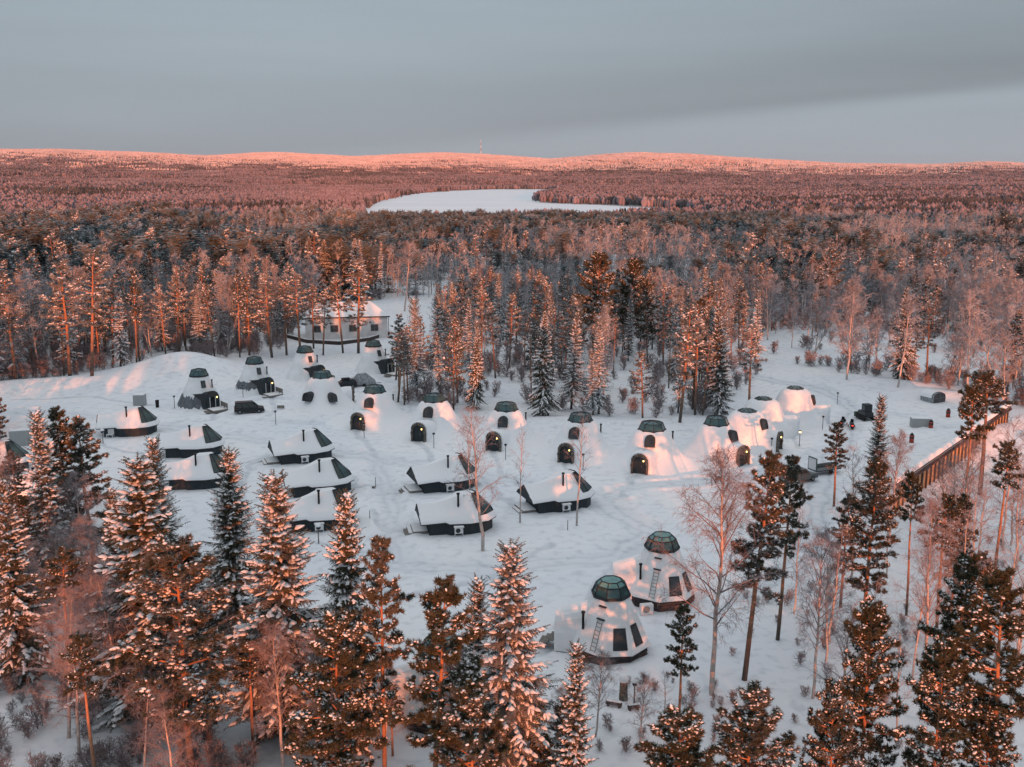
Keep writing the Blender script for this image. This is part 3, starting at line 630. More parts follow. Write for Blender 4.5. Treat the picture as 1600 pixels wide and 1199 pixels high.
def snow_igloo(px, ytop, door, label, hoods=((0, .0),), rot=0, seed=0, dome_r=1.75, ht=6.2, flat=False, door_r=6.0, surround='stone', foot=8.0, pipe=True, white=False, extra=None, steep=False):
    x, y = G(px, ytop, ht); z = H0(x, y)-.1
    root = thing('snow_igloo', label, 'igloo', (x, y, z), 0, 'glass topped igloos banked with snow')
    top = ht-(.45 if flat else 1.15)
    if steep: prof = [(foot, -.8), (foot*.9, -.1), (4.6, .9), (3.75, 1.9), (3.35, 3.0), (2.95, 4.1), (2.45, 5.0), (1.95, top-.2), (dome_r, top)]
    else: prof = [(foot*1.1, -.8), (foot*.92, -.15), (foot*.68, .5), (4.2, 1.4), (3.5, 2.4), (2.95, 3.4), (2.45, 4.4), (dome_r+.2, top-.18), (dome_r-.1, top)]
    def azf(a, r, z_, q):
        d = abs((a-door+math.pi) % (2*math.pi)-math.pi)
        if z_ < 2.6:   # keep the entrance open: bank pulled back in front of the door, heaped beside it
            wdt = math.exp(-(d/.30)**2); q = q*(1-wdt)+min(q, door_r-.5)*wdt
            q += .9*math.exp(-((d-.5)/.22)**2)*max(0, 1-abs(z_-.7)/2)
        return q
    shell(root, 'snow_bank', prof, 72, 'snow', seed, .055, azf=azf)
    dome(root, top, dome_r, 8, 1.2, flat)
    doorway(root, door, door_r, 2.3 if surround == 'stone' else 1.9, 2.9, surround)
    for az, dz in hoods: window_hood(root, door+az, 3.25 if not steep else 3.2, 3.0+dz, 1.45, 1.55)
    if pipe: roof_pipe(root, door+2.0, 3.0, 3.5, .8)
    if extra: extra(root)
    return root
PI = math.pi
dd = lambda deg: R_(deg)
SI = 'igloo'
def b1x(root):
    window_hood(root, dd(-118), 4.6, 1.5, 1.6, 1.5); window_hood(root, dd(-58), 5.0, 1.4, 1.3, 1.5)
    bb = MB(); bb.box((-6.6, -4.0, .5), (1.2, .3, .5), 'wood_deck'); bb.build('board', root)
snow_igloo(503, 578, dd(15), 'igloo banked with snow, pink lit right flank, two dark hatches low on its front', (), seed=1, extra=b1x, door_r=5.4, foot=7.6)
snow_igloo(585, 600, dd(-107), 'snow igloo below the covered trailer, stone arched door under a small window', ((.1, 0),), seed=2, door_r=6.9, foot=9, dome_r=1.8)
snow_igloo(678, 614, dd(-107), 'snow igloo with black window above a stone ringed door, third dome right of the van', ((.05, 0),), seed=3, door_r=6.9, foot=8.4)
snow_igloo(791, 627, dd(-108), 'snow igloo with brown hooded window, its doorway partly behind a bare birch crown', ((.15, 0),), seed=4, door_r=6.2, foot=7.8)
snow_igloo(907, 643, dd(-114), 'snow igloo with brown square window, directly above the lone small cabin', ((.05, 0),), seed=5, door_r=6.0, foot=7.6)
snow_igloo(1019, 657, dd(-111), 'igloo with snow hood over its black window and long sunlit snow ramp', ((.15, 0),), seed=6, door_r=7.0, foot=8.6, dome_r=1.9, ht=6.0)
snow_igloo(1120, 648, dd(-56), 'igloo with rusty brown doorway glowing in sunlight and green glass dome', ((.15, 0),), seed=7, door_r=5.6, foot=7.6, surround='stone')
snow_igloo(1168, 636, dd(-28), 'smooth sided ice igloo with flat glass top and brown edged arched door', ((-.35, .3),), seed=8, flat=True, dome_r=1.35, door_r=5.2, foot=5.6, steep=True, pipe=False, ht=6.0, surround='stone')
mat('ice', (.74, .78, .82), .6, bump=(1.5, .4, .1))
snow_igloo(1193, 618, dd(-5), 'smooth ice igloo squeezed between two others, white tunnel door at its right', (), seed=9, flat=True, dome_r=1.3, door_r=5.6, foot=5.2, steep=True, pipe=False, ht=6.0, surround='ice')
snow_igloo(1243, 602, dd(-4), 'widest ice igloo, farthest along the row, with a white arched porch tunnel', ((-.3, .3),), seed=10, flat=True, door_r=5.6, foot=6.2, steep=True, pipe=False, ht=6.2, surround='ice', dome_r=1.3)

# ---------------------------------------------------------------- canvas tents with dark porches (left of the row)
def tent(px, ytop, az, label, patches, rails, seed):
    x, y = G(px, ytop, 6.5); z = H0(x, y)
    root = thing('canvas_tent', label, 'tent hut', (x, y, z), 0, 'white cone tents with dark porches'); n = 10; A0 = az+.314
    top = 5.35; P_ = [(4.25, -.3), (3.95, .3), (3.3, 1.6), (2.65, 3.0), (2.0, 4.3), (1.6, top)]
    b = MB(); rs = [ring(n, r, q, A0) for r, q in P_]; b.rings(rs, 'canvas', smooth=False, cap_top=True); b.build('canvas', root)
    dome(root, top, 1.6, 10, 1.15)
    if patches:
        # bare grey cloth at the foot where the snow slid off, ragged upper edge
        g = MB(); rr = np.random.default_rng(seed)
        for i in range(n):
            am = A0+2*math.pi*(i+.5)/n; rel = (am-az+math.pi) % (2*math.pi)-math.pi
            if not (-2.0 < rel < -.35): continue
            a1, a2 = A0+2*math.pi*i/n, A0+2*math.pi*(i+1)/n
            K = 8; lo = []; hi = []
            for k in range(K+1):
                f = k/K; zt = patches[0]+patches[1]*rr.uniform(-1, 1); zb = patches[2]+patches[3]*rr.uniform(-1, 1)
                for zz, L_ in ((zb, lo), (zt, hi)):
                    r = float(np.interp(zz, [q for _, q in P_], [r for r, _ in P_]))+.035
                    p1 = (r*math.cos(a1), r*math.sin(a1)); p2 = (r*math.cos(a2), r*math.sin(a2)); L_.append((p1[0]*(1-f)+p2[0]*f, p1[1]*(1-f)+p2[1]*f, zz))
            g.rings([lo, hi], 'grey_canvas', closed=False, smooth=False)
        g.build('skirt_cloth', root)
    # porch: dark wedge vestibule with arched door, deck with railing
    p = bpy.data.objects.new('porch', None); COL.objects.link(p); p.parent = root; p.rotation_euler = (0, 0, az+math.pi/2); p.empty_display_size = .2
    v = MB(); loft_arch(v, -5.2, -1.8, 2.5, 3.3, 2.5, 2.5, 'dark_board'); v.poly([(u, -5.1, q) for u, q in arch_profile(2.46, 3.25)][::-1], 'dark_board')
    v.poly([(-1.2, -5.15, 1.0), (-1.2, -5.15, 3.0), (-2.7, -3.2, 2.7)], 'dark_trim'); v.build('vestibule', p)
    d = MB(); d.box((0, -5.2, 1.15), (.9, .08, 2.0), 'car_black'); d.bar((-.5, -5.24, .1), (-.5, -5.24, 2.2), .08, 'white_paint'); d.bar((.5, -5.24, .1), (.5, -5.24, 2.2), .08, 'white_paint'); d.build('door', p)
    l = MB(); l.cyl((.8, -5.3, 2.0), (.8, -5.3, 2.2), .09, .08, 'lamp_glow', 8); l.build('wall_lamp', p)
    k = MB(); k.box((.1, -6.6, .22), (2.7, 2.9, .16), 'wood_deck'); k.box((-1.7, -6.6, .05), (.8, 1.8, .12), 'wood_deck'); k.box((.1, -6.6, -.05), (2.5, 2.6, .36), 'wood_deck'); k.box((.1, -6.5, .33), (2.3, 2.4, .07), 'snow', bev=.02); k.build('deck', p)
    r_ = MB()
    for yy in (-5.4, -6.7, -8.0): r_.box((1.4, yy, .8), (.09, .09, 1.05), 'wood_deck')
    for zz in (1.3, .55): r_.box((1.4, -6.7, zz), (.07, 2.7, .08), 'wood_deck')
    for q in range(12): r_.box((1.4, -5.5-q*.22, .93), (.04, .17, .8), 'wood_deck')
    r_.build('railing', p)
    # skylight near the top and flue
    wz = 3.9; wr = 2.22; e = MB(); e.box((0, 0, 0), (.75, .14, 1.25), 'dark_trim', rot=Matrix.Rotation(-.38, 3, 'X')); o = e.build('skylight', root)
    o.location = (wr*math.cos(az-.1), wr*math.sin(az-.1), wz+.1); o.rotation_euler = (0, 0, az+PI/2-.1)
    q = MB(); q.box((0, -.06, -.0), (.55, .06, 1.0), 'window_glass', rot=Matrix.Rotation(-.38, 3, 'X')); q.build('pane', o)
    roof_pipe(root, az+.55, 2.6, 3.6, .9)
    return root
tent(310, 575, dd(-50), 'white cone tent behind the parked black van, ragged grey skirt, lit lamp by its porch', (1.9, .45, .2, .3), 1, 21)
tent(397, 557, dd(-50), 'white cone tent right behind the van with wavy grey skirt and railed deck', (2.1, .15, .8, .3), 1, 22)
tent(476, 540, dd(-46), 'plain white cone tent with lit porch behind the pink lit snow igloo', None, 1, 23)
tent(583, 531, dd(-44), 'cone tent with loose folded sides beside the big house, tarp covered trailer in front', None, 1, 24)

# ---------------------------------------------------------------- large panelled cabins in front, one under the trees
def pod(px, ytop, rz, label, ladder=True, tunnel=True, ac=False):
    x, y = G(px, ytop, 6.6); z = H0(x, y)-.05
    root = thing('panel_hut', label, 'hut', (x, y, z), rz, 'large eight sided huts on wooden plinths'); n = 8; A0 = PI/8
    b = MB(); b.rings([ring(n, 3.2, -.4, A0), ring(n, 3.2, 1.25, A0)], 'fence_dark', smooth=False)
    for i in range(n):
        a1, a2 = A0+2*PI*i/n, A0+2*PI*(i+1)/n
        for zz in (.3, .6, .9): b.bar((3.23*math.cos(a1), 3.23*math.sin(a1), zz), (3.23*math.cos(a2), 3.23*math.sin(a2), zz), .06, 'dark_trim', .07)
    b.build('plinth', root)
    c = MB(); c.rings([ring(n, 3.5, 1.1, A0), ring(n, 3.45, 1.25, A0), ring(n, 1.62, 5.2, A0)], 'canvas', smooth=False, cap_top=True, cap_bot=True); c.build('canvas', root)
    def onface(i, f, zz, off=.04):
        am = A0+2*PI*(i+.5)/n; ap = np.interp(zz, [1.25, 5.2], [3.45, 1.62])*math.cos(PI/n)+off
        t_ = (-math.sin(am), math.cos(am)); return Vector((ap*math.cos(am)+f*t_[0], ap*math.sin(am)+f*t_[1], zz))
    for i, f, z0, z1, w0, w1 in ((5, .35, 1.55, 3.2, .62, .50), (6, -.1, 1.6, 3.25, .55, .42)):
        e = MB(); e.poly([onface(i, f-w0, z0), onface(i, f+w0, z0), onface(i, f+w1, z1), onface(i, f-w1, z1)], 'dark_trim'); o = e.build('window', root)
        q = MB(); q.poly([onface(i, f-w0+.09, z0+.1, .06), onface(i, f+w0-.09, z0+.1, .06), onface(i, f+w1-.09, z1-.1, .06), onface(i, f-w1+.09, z1-.1, .06)], 'window_glass'); q.build('pane', o)
    # two tier glass top
    t = MB(); t.rings([ring(n, 1.70, 5.2, A0), ring(n, 1.60, 5.35, A0), ring(n, 1.24, 6.15, A0)], 'dome_glass', smooth=False); t.rings([ring(n, 1.28, 6.151, A0), ring(n, .9, 6.5, A0), ring(n, .08, 6.6, A0)], 'pale_dome_glass', smooth=False, cap_top=True); tt = t.build('glass_dome', root)
    m_ = MB(); R1, R2, R3 = ring(n, 1.63, 5.35, A0), ring(n, 1.30, 6.16, A0), ring(n, .91, 6.52, A0)
    for i in range(n):
        m_.bar(R1[i], R2[i], .08, 'dark_trim'); m_.bar(R2[i], R3[i], .07, 'dark_trim'); m_.bar(R2[i], R2[(i+1) % n], .08, 'dark_trim'); m_.bar(R1[i], R1[(i+1) % n], .16, 'dark_trim'); m_.bar(R3[i], R3[(i+1) % n], .06, 'dark_trim')
    m_.build('frame', tt)
    # roof steps and ladder on the face turned to the front left
    if ladder:
        l = MB(); i = 4
        for s_ in (-.25, .25): l.bar(onface(i, .55+s_, 1.35, .12), onface(i, .55+s_, 3.7, .12), .04, 'wood_deck')
        for k in range(8): zz = 1.45+k*.3; l.bar(onface(i, .3, zz, .12), onface(i, .8, zz, .12), .035, 'wood_deck')
        l.build('ladder', root)
        s2 = MB(); s2.bar(onface(i, .2, 3.85, .12), onface(i, .95, 3.85, .12), .2, 'dark_trim', .08); s2.build('roof_step', root); s2 = MB(); s2.bar(onface(i, .1, 4.8, .12), onface(i, .8, 4.8, .12), .22, 'dark_trim', .08); s2.build('roof_step', root)
    roof_pipe(root, dd(205), 2.75, 3.1, 1.0)
    if tunnel:  # snow banked entry on the far left side
        p = bpy.data.objects.new('porch', None); COL.objects.link(p); p.parent = root; p.rotation_euler = (0, 0, dd(160)+PI/2); p.empty_display_size = .2
        v = MB(); loft_arch(v, -4.6, -1.5, 2.3, 3.5, 2.6, 4.6, 'canvas'); v.poly([(u, -4.5, q) for u, q in arch_profile(2.26, 3.46)][::-1], 'dark_board'); v.build('vestibule', p)
        s_ = MB(); 
        for k in range(3): s_.box((0, -5.0-k*.45, .75-k*.25), (1.7, .5, .1), 'wood_deck')
        s_.build('steps', p)
    if ac:
        a_ = MB(); a_.box((-2.5, -3.1, .55), (1.2, .55, 1.0), 'white_paint', bev=.04); au = a_.build('heat_pump', root); f_ = MB(); f_.cyl((-2.6, -3.39, .6), (-2.6, -3.375, .6), .34, .34, 'grey_metal', 14); f_.build('fan_grille', au)
    return root
pod(955, 905, dd(4), 'panelled hut with ladder and two tinted windows, railed metal platform to its left')
pod(1035, 833, dd(12), 'panelled hut beside a tall lit birch, white heat pump box at its foot', ac=True)
pod(690, 988, dd(20), 'panelled hut mostly hidden behind foreground trees, dark plinth showing')

# ---------------------------------------------------------------- small cabins with a glazed end
def cabin(px, py, rz, label, seed, ac=True, steps=True, sc_=1.0, peak=True):
    x, y = G(px, py); z = H0(x, y+2)-.05
    root = thing('glass_roof_cabin', label, 'cabin', (x-2.6*math.sin(rz)*-1*0, y+2.55, z), rz, 'snow roofed cabins with glazed ends', sc_)
    wall = [(-3.3, -2.15), (-1.35, -2.2), (-.9, -2.6), (1.3, -2.6), (3.1, -2.05), (4.15, -.85), (4.15, .85), (3.1, 2.05), (1.3, 2.6), (-.9, 2.55), (-1.35, 2.15), (-3.3, 2.15)]
    b = MB(); b.rings([[(p[0], p[1], -.3) for p in wall], [(p[0], p[1], 1.5) for p in wall]], 'dark_board', smooth=False)
    b.poly([(-3.3, 2.15, 1.7), (-3.3, -2.15, 1.7), (-3.3, 0, 3.05)], 'dark_board'); b.build('wall', root)
    # snow roof: eave outline, ridge points and body
    E = [(-4.3, -2.65, 1.50), (-1.5, -2.6, 1.58), (-1.1, -2.95, 1.46), (1.3, -3.05, 1.42), (3.4, -2.45, 1.42), (4.65, -1.0, 1.42), (4.65, 1.0, 1.42), (3.4, 2.45, 1.42), (1.3, 3.05, 1.42), (-1.1, 2.95, 1.46), (-1.5, 2.6, 1.58), (-4.3, 2.65, 1.50)]
    K = [(-4.45, -.02, 3.15), (-2.4, -.2, 3.2), (-1.0, -.45, 3.6), (.3, -.75, 4.1), (1.9, -.55, 4.2), (2.2, -.15, 4.15), (2.2, .15, 4.15), (1.9, .55, 4.2), (.3, .75, 4.1), (-1.0, .45, 3.6), (-2.4, .2, 3.2), (-4.45, .02, 3.15)]
    r = MB(); rn = np.random.default_rng(seed); jit = rn.uniform(-.03, .05, 12)
    mid = [tuple(np.array(e)*.5+np.array(k)*.5+np.array([0, 0, .0+j_])) for e, k, j_ in zip(E, K, jit)]
    tq = lambda e, k: tuple(np.array(e)*.88+np.array(k)*.12+np.array([0, 0, .11]))
    low = [(e[0], e[1], e[2]+.02) for e in E]; lip = [(e[0]*1.0, e[1]*1.0, e[2]+.13) for e in E]; up = [tq(e, k) for e, k in zip(lip, K)]
    r.rings([low, lip, up, mid, K], 'snow', closed=False, smooth=True); r.poly([tuple(np.array(k)+np.array([0, 0, 0.0])) for k in K], 'snow', True)
    rf = r.build('snow_roof', root)
    f = MB(); f.rings([[(e[0]*.985, e[1]*.985, e[2]-.12) for e in E], [(e[0]*.985, e[1]*.985, e[2]+.015) for e in E]], 'dark_trim', smooth=False)
    f.poly([(-4.25, 2.6, 1.47), (-4.25, -2.6, 1.47), (-4.40, 0, 3.09)], 'dark_board'); f.bar((-4.3, -2.62, 1.5), (-4.45, 0, 3.1), .1, 'dark_trim', .16); f.bar((-4.3, 2.62, 1.5), (-4.45, 0, 3.1), .1, 'dark_trim', .16)
    f.poly([(e[0]*.98, e[1]*.98, e[2]-.10) for e in E][::-1], 'dark_board'); f.build('eaves', root)
    # glazed facets on the end, proud of the snow
    g = MB(); fr = MB()
    def sp_(i, s, off=.10):
        e = np.array(lip[i]); k = np.array(K[i]); p = e+(k-e)*s
        m_ = np.array(mid[i]); 
        if s < .5: p = e+(m_-e)*s*2
        else: p = m_+(k-m_)*(s-.5)*2
        return p+np.array([.06, 0, off]) 
    quads = [(3, 4), (4, 5), (5, 6), (6, 7), (7, 8)]
    for a_, c_ in quads:
        s_lo = .2; A = sp_(a_, s_lo if a_ not in (3,) else .16); B = sp_(c_, s_lo if c_ != 8 else .16); C_ = sp_(c_, .97); D_ = sp_(a_, .97)
        if a_ == 3: A = A+(B-A)*.62; D_ = D_+(C_-D_)*.86
        if c_ == 8: B = B+(A-B)*.62; C_ = C_+(D_-C_)*.86
        M1 = (A+D_)/2+np.array([.03, 0, .03]); M2 = (B+C_)/2+np.array([.03, 0, .03])
        g.poly([A, B, M2, M1], 'roof_glass'); g.poly([M1, M2, C_, D_], 'roof_glass')
        for p, q in ((A, D_), (B, C_), (A, B), (D_, C_)): fr.bar(p, q, .09, 'dark_trim')
        for k in (1/3, 2/3): fr.bar(A+(B-A)*k, D_+(C_-D_)*k, .04, 'dark_trim')
    gg = g.build('glass_roof', root); fr.build('frame', gg)
    p = MB(); p.cyl((.1, -1.5, 2.9), (.1, -1.5, 4.45), .12, .12, 'black_metal', 8); p.cyl((.1, -1.5, 4.45), (.1, -1.5, 4.62), .19, .19, 'black_metal', 8); p.build('flue', root)
    d = MB(); d.box((-3.34, .3, .95), (.08, .95, 1.9), 'dark_trim'); d.box((-3.38, .3, 1.3), (.06, .5, .9), 'window_glass'); d.build('door', root)
    if steps:
        s_ = MB(); s_.box((-4.2, 0, .1), (1.7, 2.9, .45), 'wood_deck'); s_.box((-4.2, 0, .37), (1.65, 2.8, .10), 'snow', bev=.03)
        s_.box((-5.3, -.1, .0), (.5, 2.4, .3), 'wood_deck'); s_.box((-5.75, -.2, -.1), (.4, 2.2, .2), 'wood_deck'); s_.box((-5.3, -.1, .18), (.42, 2.3, .05), 'snow'); s_.build('steps', root)
    if ac:
        a_ = MB(); a_.box((-.1, -2.98, .75), (.95, .38, .72), 'white_paint', bev=.03)
        for sx in (-.55, .35): a_.box((sx, -3.05, .35), (.07, .07, 1.3), 'white_paint')
        a_.box((-.1, -3.02, 1.16), (1.15, .62, .06), 'white_paint'); a_.box((-.1, -3.02, 1.22), (1.05, .55, .08), 'snow', bev=.02); au = a_.build('heat_pump', root)
        q = MB(); q.cyl((-.2, -3.19, .75), (-.2, -3.175, .75), .27, .27, 'dark_trim', 14); q.build('fan_grille', au)
    return root
cabin(710, 838, dd(12), 'lowest snow roofed cabin of the middle pair, white heat pump on stand, steps left', 1)
cabin(692, 769, dd(21), 'cabin just behind the lowest middle one, red twigs across its front wall', 2)
cabin(872, 801, dd(21), 'lone snow roofed cabin standing apart in the open snow under two thin birches', 3)
cabin(466, 725, dd(22), 'topmost of three stacked cabins, reddish front wall and pink lit roof edge', 4)
cabin(491, 776, dd(18), 'middle of three stacked cabins, green tinted roof glass, spruce top before it', 5, steps=False)
cabin(490, 832, dd(16), 'lowest of three stacked cabins, half hidden between two snowy spruces', 6, steps=False)
cabin(192, 683, dd(11), 'cabin farthest from the trees on the left side, white chair by its wall', 7, ac=False, steps=False)
cabin(292, 716, dd(7), 'cabin with pink lit roof top just above another cabin, snowy spruce below', 8, ac=False, steps=False)
cabin(300, 766, dd(10), 'cabin with deep snowed roof between two tall snowy spruce tops', 9, ac=False, steps=False)
cabin(-22, 745, dd(13), 'cabin cut by the photo edge, only its dark glazed end showing', 10, ac=False, steps=False)
cabin(45, 792, dd(12), 'cabin hidden behind the tall narrow spruce, snowy roof and dark wall showing', 11, ac=False, steps=False)
cabin(165, 842, dd(11), 'cabin almost wholly hidden behind the big spruces, pink sunlit snow roof', 12, ac=False, steps=False)

# ---------------------------------------------------------------- vehicles
def car(px, py, rz, label, cat, L=4.9, Wd=1.9, Hh=1.95, paint='car_black', kind='van', snow=True, box=False):
    x, y = G(px, py); root = thing('parked_car', label, cat, (x, y, H0(x, y)+.02), rz)
    hb = .98 if kind == 'van' else .92; x0, x1 = -L/2, L/2
    if kind == 'van': lowp = [(x0, .35), (x0-.03, hb), (x1-.95, hb+.02), (x1-.10, hb-.16), (x1, .55), (x1-.05, .32)]; roofp = [(x0+.02, hb), (x0+.16, Hh), (x1-1.95, Hh), (x1-.95, hb+.02)]
    elif kind == 'suv': lowp = [(x0, .38), (x0-.02, .95), (x1-1.15, .98), (x1-.12, .85), (x1, .55), (x1-.06, .36)]; roofp = [(x0+.05, .95), (x0+.40, Hh), (x1-2.1, Hh), (x1-1.2, .98)]
    else: lowp = [(x0, .40), (x0, 1.0), (x1-1.2, 1.0), (x1-.12, .9), (x1, .6), (x1-.06, .38)]; roofp = [(x0+1.55, 1.0), (x0+1.65, Hh), (x1-1.95, Hh), (x1-1.25, 1.0)]
    b = MB()
    def loft(prof, w0, w1):
        z0 = min(p[1] for p in prof); z1 = max(p[1] for p in prof); wv = lambda z: (w0+(w1-w0)*(z-z0)/(z1-z0+1e-6))/2
        A = [(p[0], -wv(p[1]), p[1]) for p in prof]; B = [(p[0], wv(p[1]), p[1]) for p in prof]; M1 = [(p[0], -wv(p[1])*.9, p[1]) for p in prof]
        b.rings([A, B], paint, smooth=False); b.poly(A, paint); b.poly(B[::-1], paint)
    loft(lowp, Wd, Wd*.98); loft(roofp, Wd*.96, Wd*.76); b.build('body', root)
    zt = Hh-.12; zb = hb+.07
    def sidewin(xa, xb, xc, xd):
        for s_ in (-1, 1):
            f = lambda z: s_*((Wd*.96+(Wd*.76-Wd*.96)*(z-hb)/(Hh-hb))/2+.012); q = MB()
            q.poly([(xa, f(zb), zb), (xb, f(zb), zb), (xc, f(zt), zt), (xd, f(zt), zt)], 'car_glass'); q.build('side_window', root)
    (ax, az_), (bx, bz), (cx, cz), (dx, dz) = roofp
    n = 3 if kind == 'van' else 2; X0 = ax+.22; X1 = dx-.15; T0 = bx+.12; T1 = cx-.1
    for k in range(n):
        g0 = k/n; g1 = (k+1)/n-.03; sidewin(X0+(X1-X0)*g0, X0+(X1-X0)*g1, T0+(T1-T0)*g1, T0+(T1-T0)*g0)
    q = MB(); e = .02
    q.poly([(dx+e, -Wd*.44, dz+.05), (dx+e, Wd*.44, dz+.05), (cx+e+.08, Wd*.37, cz-.08), (cx+e+.08, -Wd*.37, cz-.08)], 'car_glass'); q.build('windscreen', root)
    q = MB(); q.poly([(ax-e+.02, Wd*.43, az_+.1), (ax-e+.02, -Wd*.43, az_+.1), (bx-e-.02, -Wd*.36, bz-.12), (bx-e-.02, Wd*.36, bz-.12)], 'car_glass'); q.build('rear_window', root)
    for wx in (x0+.85, x1-.90):
        for s_ in (-1, 1):
            h = bpy.data.objects.new('wheel', None); COL.objects.link(h); h.parent = root; h.location = (wx, s_*(Wd/2-.08), .34); h.empty_display_size = .1
            t_ = MB(); t_.cyl((0, -.12, 0), (0, .12, 0), .34, .34, 'tyre', 16); t_.build('tyre', h)
            t_ = MB(); t_.cyl((0, s_*.10, 0), (0, s_*.13, 0), .21, .19, 'grey_metal', 10); t_.build('rim', h)
    for s_ in (-1, 1):
        t_ = MB(); t_.box((x0-.02, s_*Wd*.42, .9), (.06, .16, .32), 'red_paint', bev=.01); t_.build('tail_light', root)
        t_ = MB(); t_.box((x1-.05, s_*Wd*.38, .72), (.1, .34, .15), 'white_paint', bev=.02); t_.build('headlight', root)
    t_ = MB(); t_.box((x0-.03, 0, .55), (.04, .52, .13), 'white_paint'); t_.build('number_plate', root)
    t_ = MB(); t_.box((x0, 0, .42), (.14, Wd*.96, .2), 'dark_trim', bev=.03); t_.box((x1-.02, 0, .42), (.14, Wd*.94, .22), 'dark_trim', bev=.03); t_.build('bumper', root)
    if box: t_ = MB(); t_.box((-.3, 0, Hh+.17), (1.6, .7, .28), 'dark_trim', bev=.07); t_.build('roof_box', root)
    return root
car(390, 645, dd(16), 'black van parked in the snow between the cone tents and the cabins', 'van', 4.9, 1.95, 1.95)
car(538, 606, dd(205), 'black estate car with roof box parked behind the pink lit igloo', 'car', 4.5, 1.85, 1.62, kind='suv', box=True)
car(1247, 752, dd(28), 'grey pickup truck parked on the snowy track below the ice igloos', 'pickup truck', 5.2, 1.9, 1.8, paint='car_grey', kind='pickup')
# trailer wrapped in a tarp
x, y = G(567, 602); root = thing('covered_trailer', 'trailer under a peaked grey tarp between the black car and a cone tent', 'trailer', (x, y, H0(x, y)), dd(12))
b = MB(); b.rings([[(-2.3, -1.1, .25), (2.5, -1.1, .3), (2.5, 1.1, .3), (-2.3, 1.1, .25)], [(-2.2, -1.1, 1.0), (2.4, -1.05, .9), (2.4, 1.05, .9), (-2.2, 1.1, 1.0)], [(-1.0, -.35, 2.3), (.6, -.3, 2.45), (.6, .3, 2.45), (-1.0, .35, 2.3)]], 'tarp', smooth=False, cap_top=True); b.build('tarp', root)
for sx in (-1, 1):
    t_ = MB(); t_.cyl((.2, sx*1.12-.08, .3), (.2, sx*1.12+.08, .3), .3, .3, 'tyre', 14); t_.build('wheel', root)
b = MB(); b.bar((2.4, 0, .4), (3.6, 0, .4), .1, 'dark_trim'); b.build('tow_bar', root)
# trailer with a machine on it, beside the pickup
x, y = G(1288, 738); root = thing('flatbed_trailer', 'flat trailer with raised white tailgate parked behind the grey pickup', 'trailer', (x, y, H0(x, y)), dd(24))
b = MB(); b.box((0, 0, .55), (4.2, 1.9, .14), 'dark_trim'); b.box((0, .92, .8), (4.2, .06, .4), 'grey_metal'); b.box((0, -.92, .8), (4.2, .06, .4), 'grey_metal'); b.build('bed', root)
b = MB(); b.box((-2.1, 0, 1.45), (.08, 1.75, 1.8), 'machine_green'); b.box((-2.15, 0, 1.45), (.04, 1.45, 1.5), 'white_paint'); b.build('tailgate', root)
for sx in (-1, 1):
    t_ = MB(); t_.cyl((.2, sx*1.05-.09, .32), (.2, sx*1.05+.09, .32), .32, .32, 'tyre', 14); t_.build('wheel', root)
def snowmobile(px, py, rz, label, lit=True):
    x, y = G(px, py); root = thing('snowmobile', label, 'snowmobile', (x, y, H0(x, y)), rz)
    b = MB(); b.rings([[(-1.3, -.3, .3), (1.2, -.32, .3), (1.2, .32, .3), (-1.3, .3, .3)], [(-1.35, -.26, .62), (1.25, -.36, .55), (1.25, .36, .55), (-1.35, .26, .62)], [(.1, -.2, .98), (.75, -.2, .95), (.75, .2, .95), (.1, .2, .98)]], 'car_black', smooth=False, cap_top=True); b.build('body', root)
    b = MB(); b.box((-.55, 0, .82), (1.2, .36, .22), 'dark_trim', bev=.05); b.build('seat', root)
    b = MB(); b.poly([(.55, -.25, .95), (.55, .25, .95), (.25, .22, 1.35), (.25, -.22, 1.35)], 'car_glass'); b.build('windscreen', root)
    b = MB(); b.bar((.1, -.35, 1.05), (.1, .35, 1.05), .05, 'black_metal'); b.build('handlebar', root)
    b = MB(); b.box((-.5, 0, .17), (1.9, .4, .3), 'tyre', bev=.08); b.build('track', root)
    for s_ in (-1, 1): b = MB(); b.box((1.1, s_*.5, .06), (1.2, .14, .05), 'red_paint', bev=.01); b.bar((.9, s_*.3, .4), (1.0, s_*.5, .08), .05, 'black_metal'); b.build('ski', root)
    if lit: b = MB(); b.box((-1.38, 0, .62), (.06, .26, .09), 'tail_glow'); b.build('tail_light', root)
snowmobile(1316, 664, dd(60), 'snowmobile with red tail light, nearer the ice igloo porch')
snowmobile(1331, 668, dd(75), 'snowmobile with red tail light, nearer the dark cargo sled stack')
x, y = G(1352, 655); root = thing('loader', 'dark tracked machine with a small cab half behind the spruce tip', 'loader', (x, y, H0(x, y)), dd(100))
b = MB(); b.box((0, 0, .95), (2.6, 1.5, .9), 'car_black', bev=.1); b.build('body', root)
b = MB(); b.box((-.3, 0, 2.0), (1.3, 1.3, 1.3), 'dark_trim', bev=.08); cb_ = b.build('cab', root)
b = MB(); b.box((.37, 0, 2.05), (.04, 1.05, .9), 'car_glass'); b.box((-.3, -.67, 2.05), (.95, .04, .9), 'car_glass'); b.box((-.3, .67, 2.05), (.95, .04, .9), 'car_glass'); b.build('window', cb_)
for s_ in (-1, 1): b = MB(); b.box((0, s_*.85, .4), (2.9, .4, .75), 'tyre', bev=.15); b.build('track', root)
b = MB(); b.box((1.9, 0, .5), (.5, 1.9, .8), 'machine_green', bev=.05); b.bar((1.0, .5, 1.1), (1.8, .5, .6), .12, 'dark_trim'); b.bar((1.0, -.5, 1.1), (1.8, -.5, .6), .12, 'dark_trim'); b.build('bucket', root)

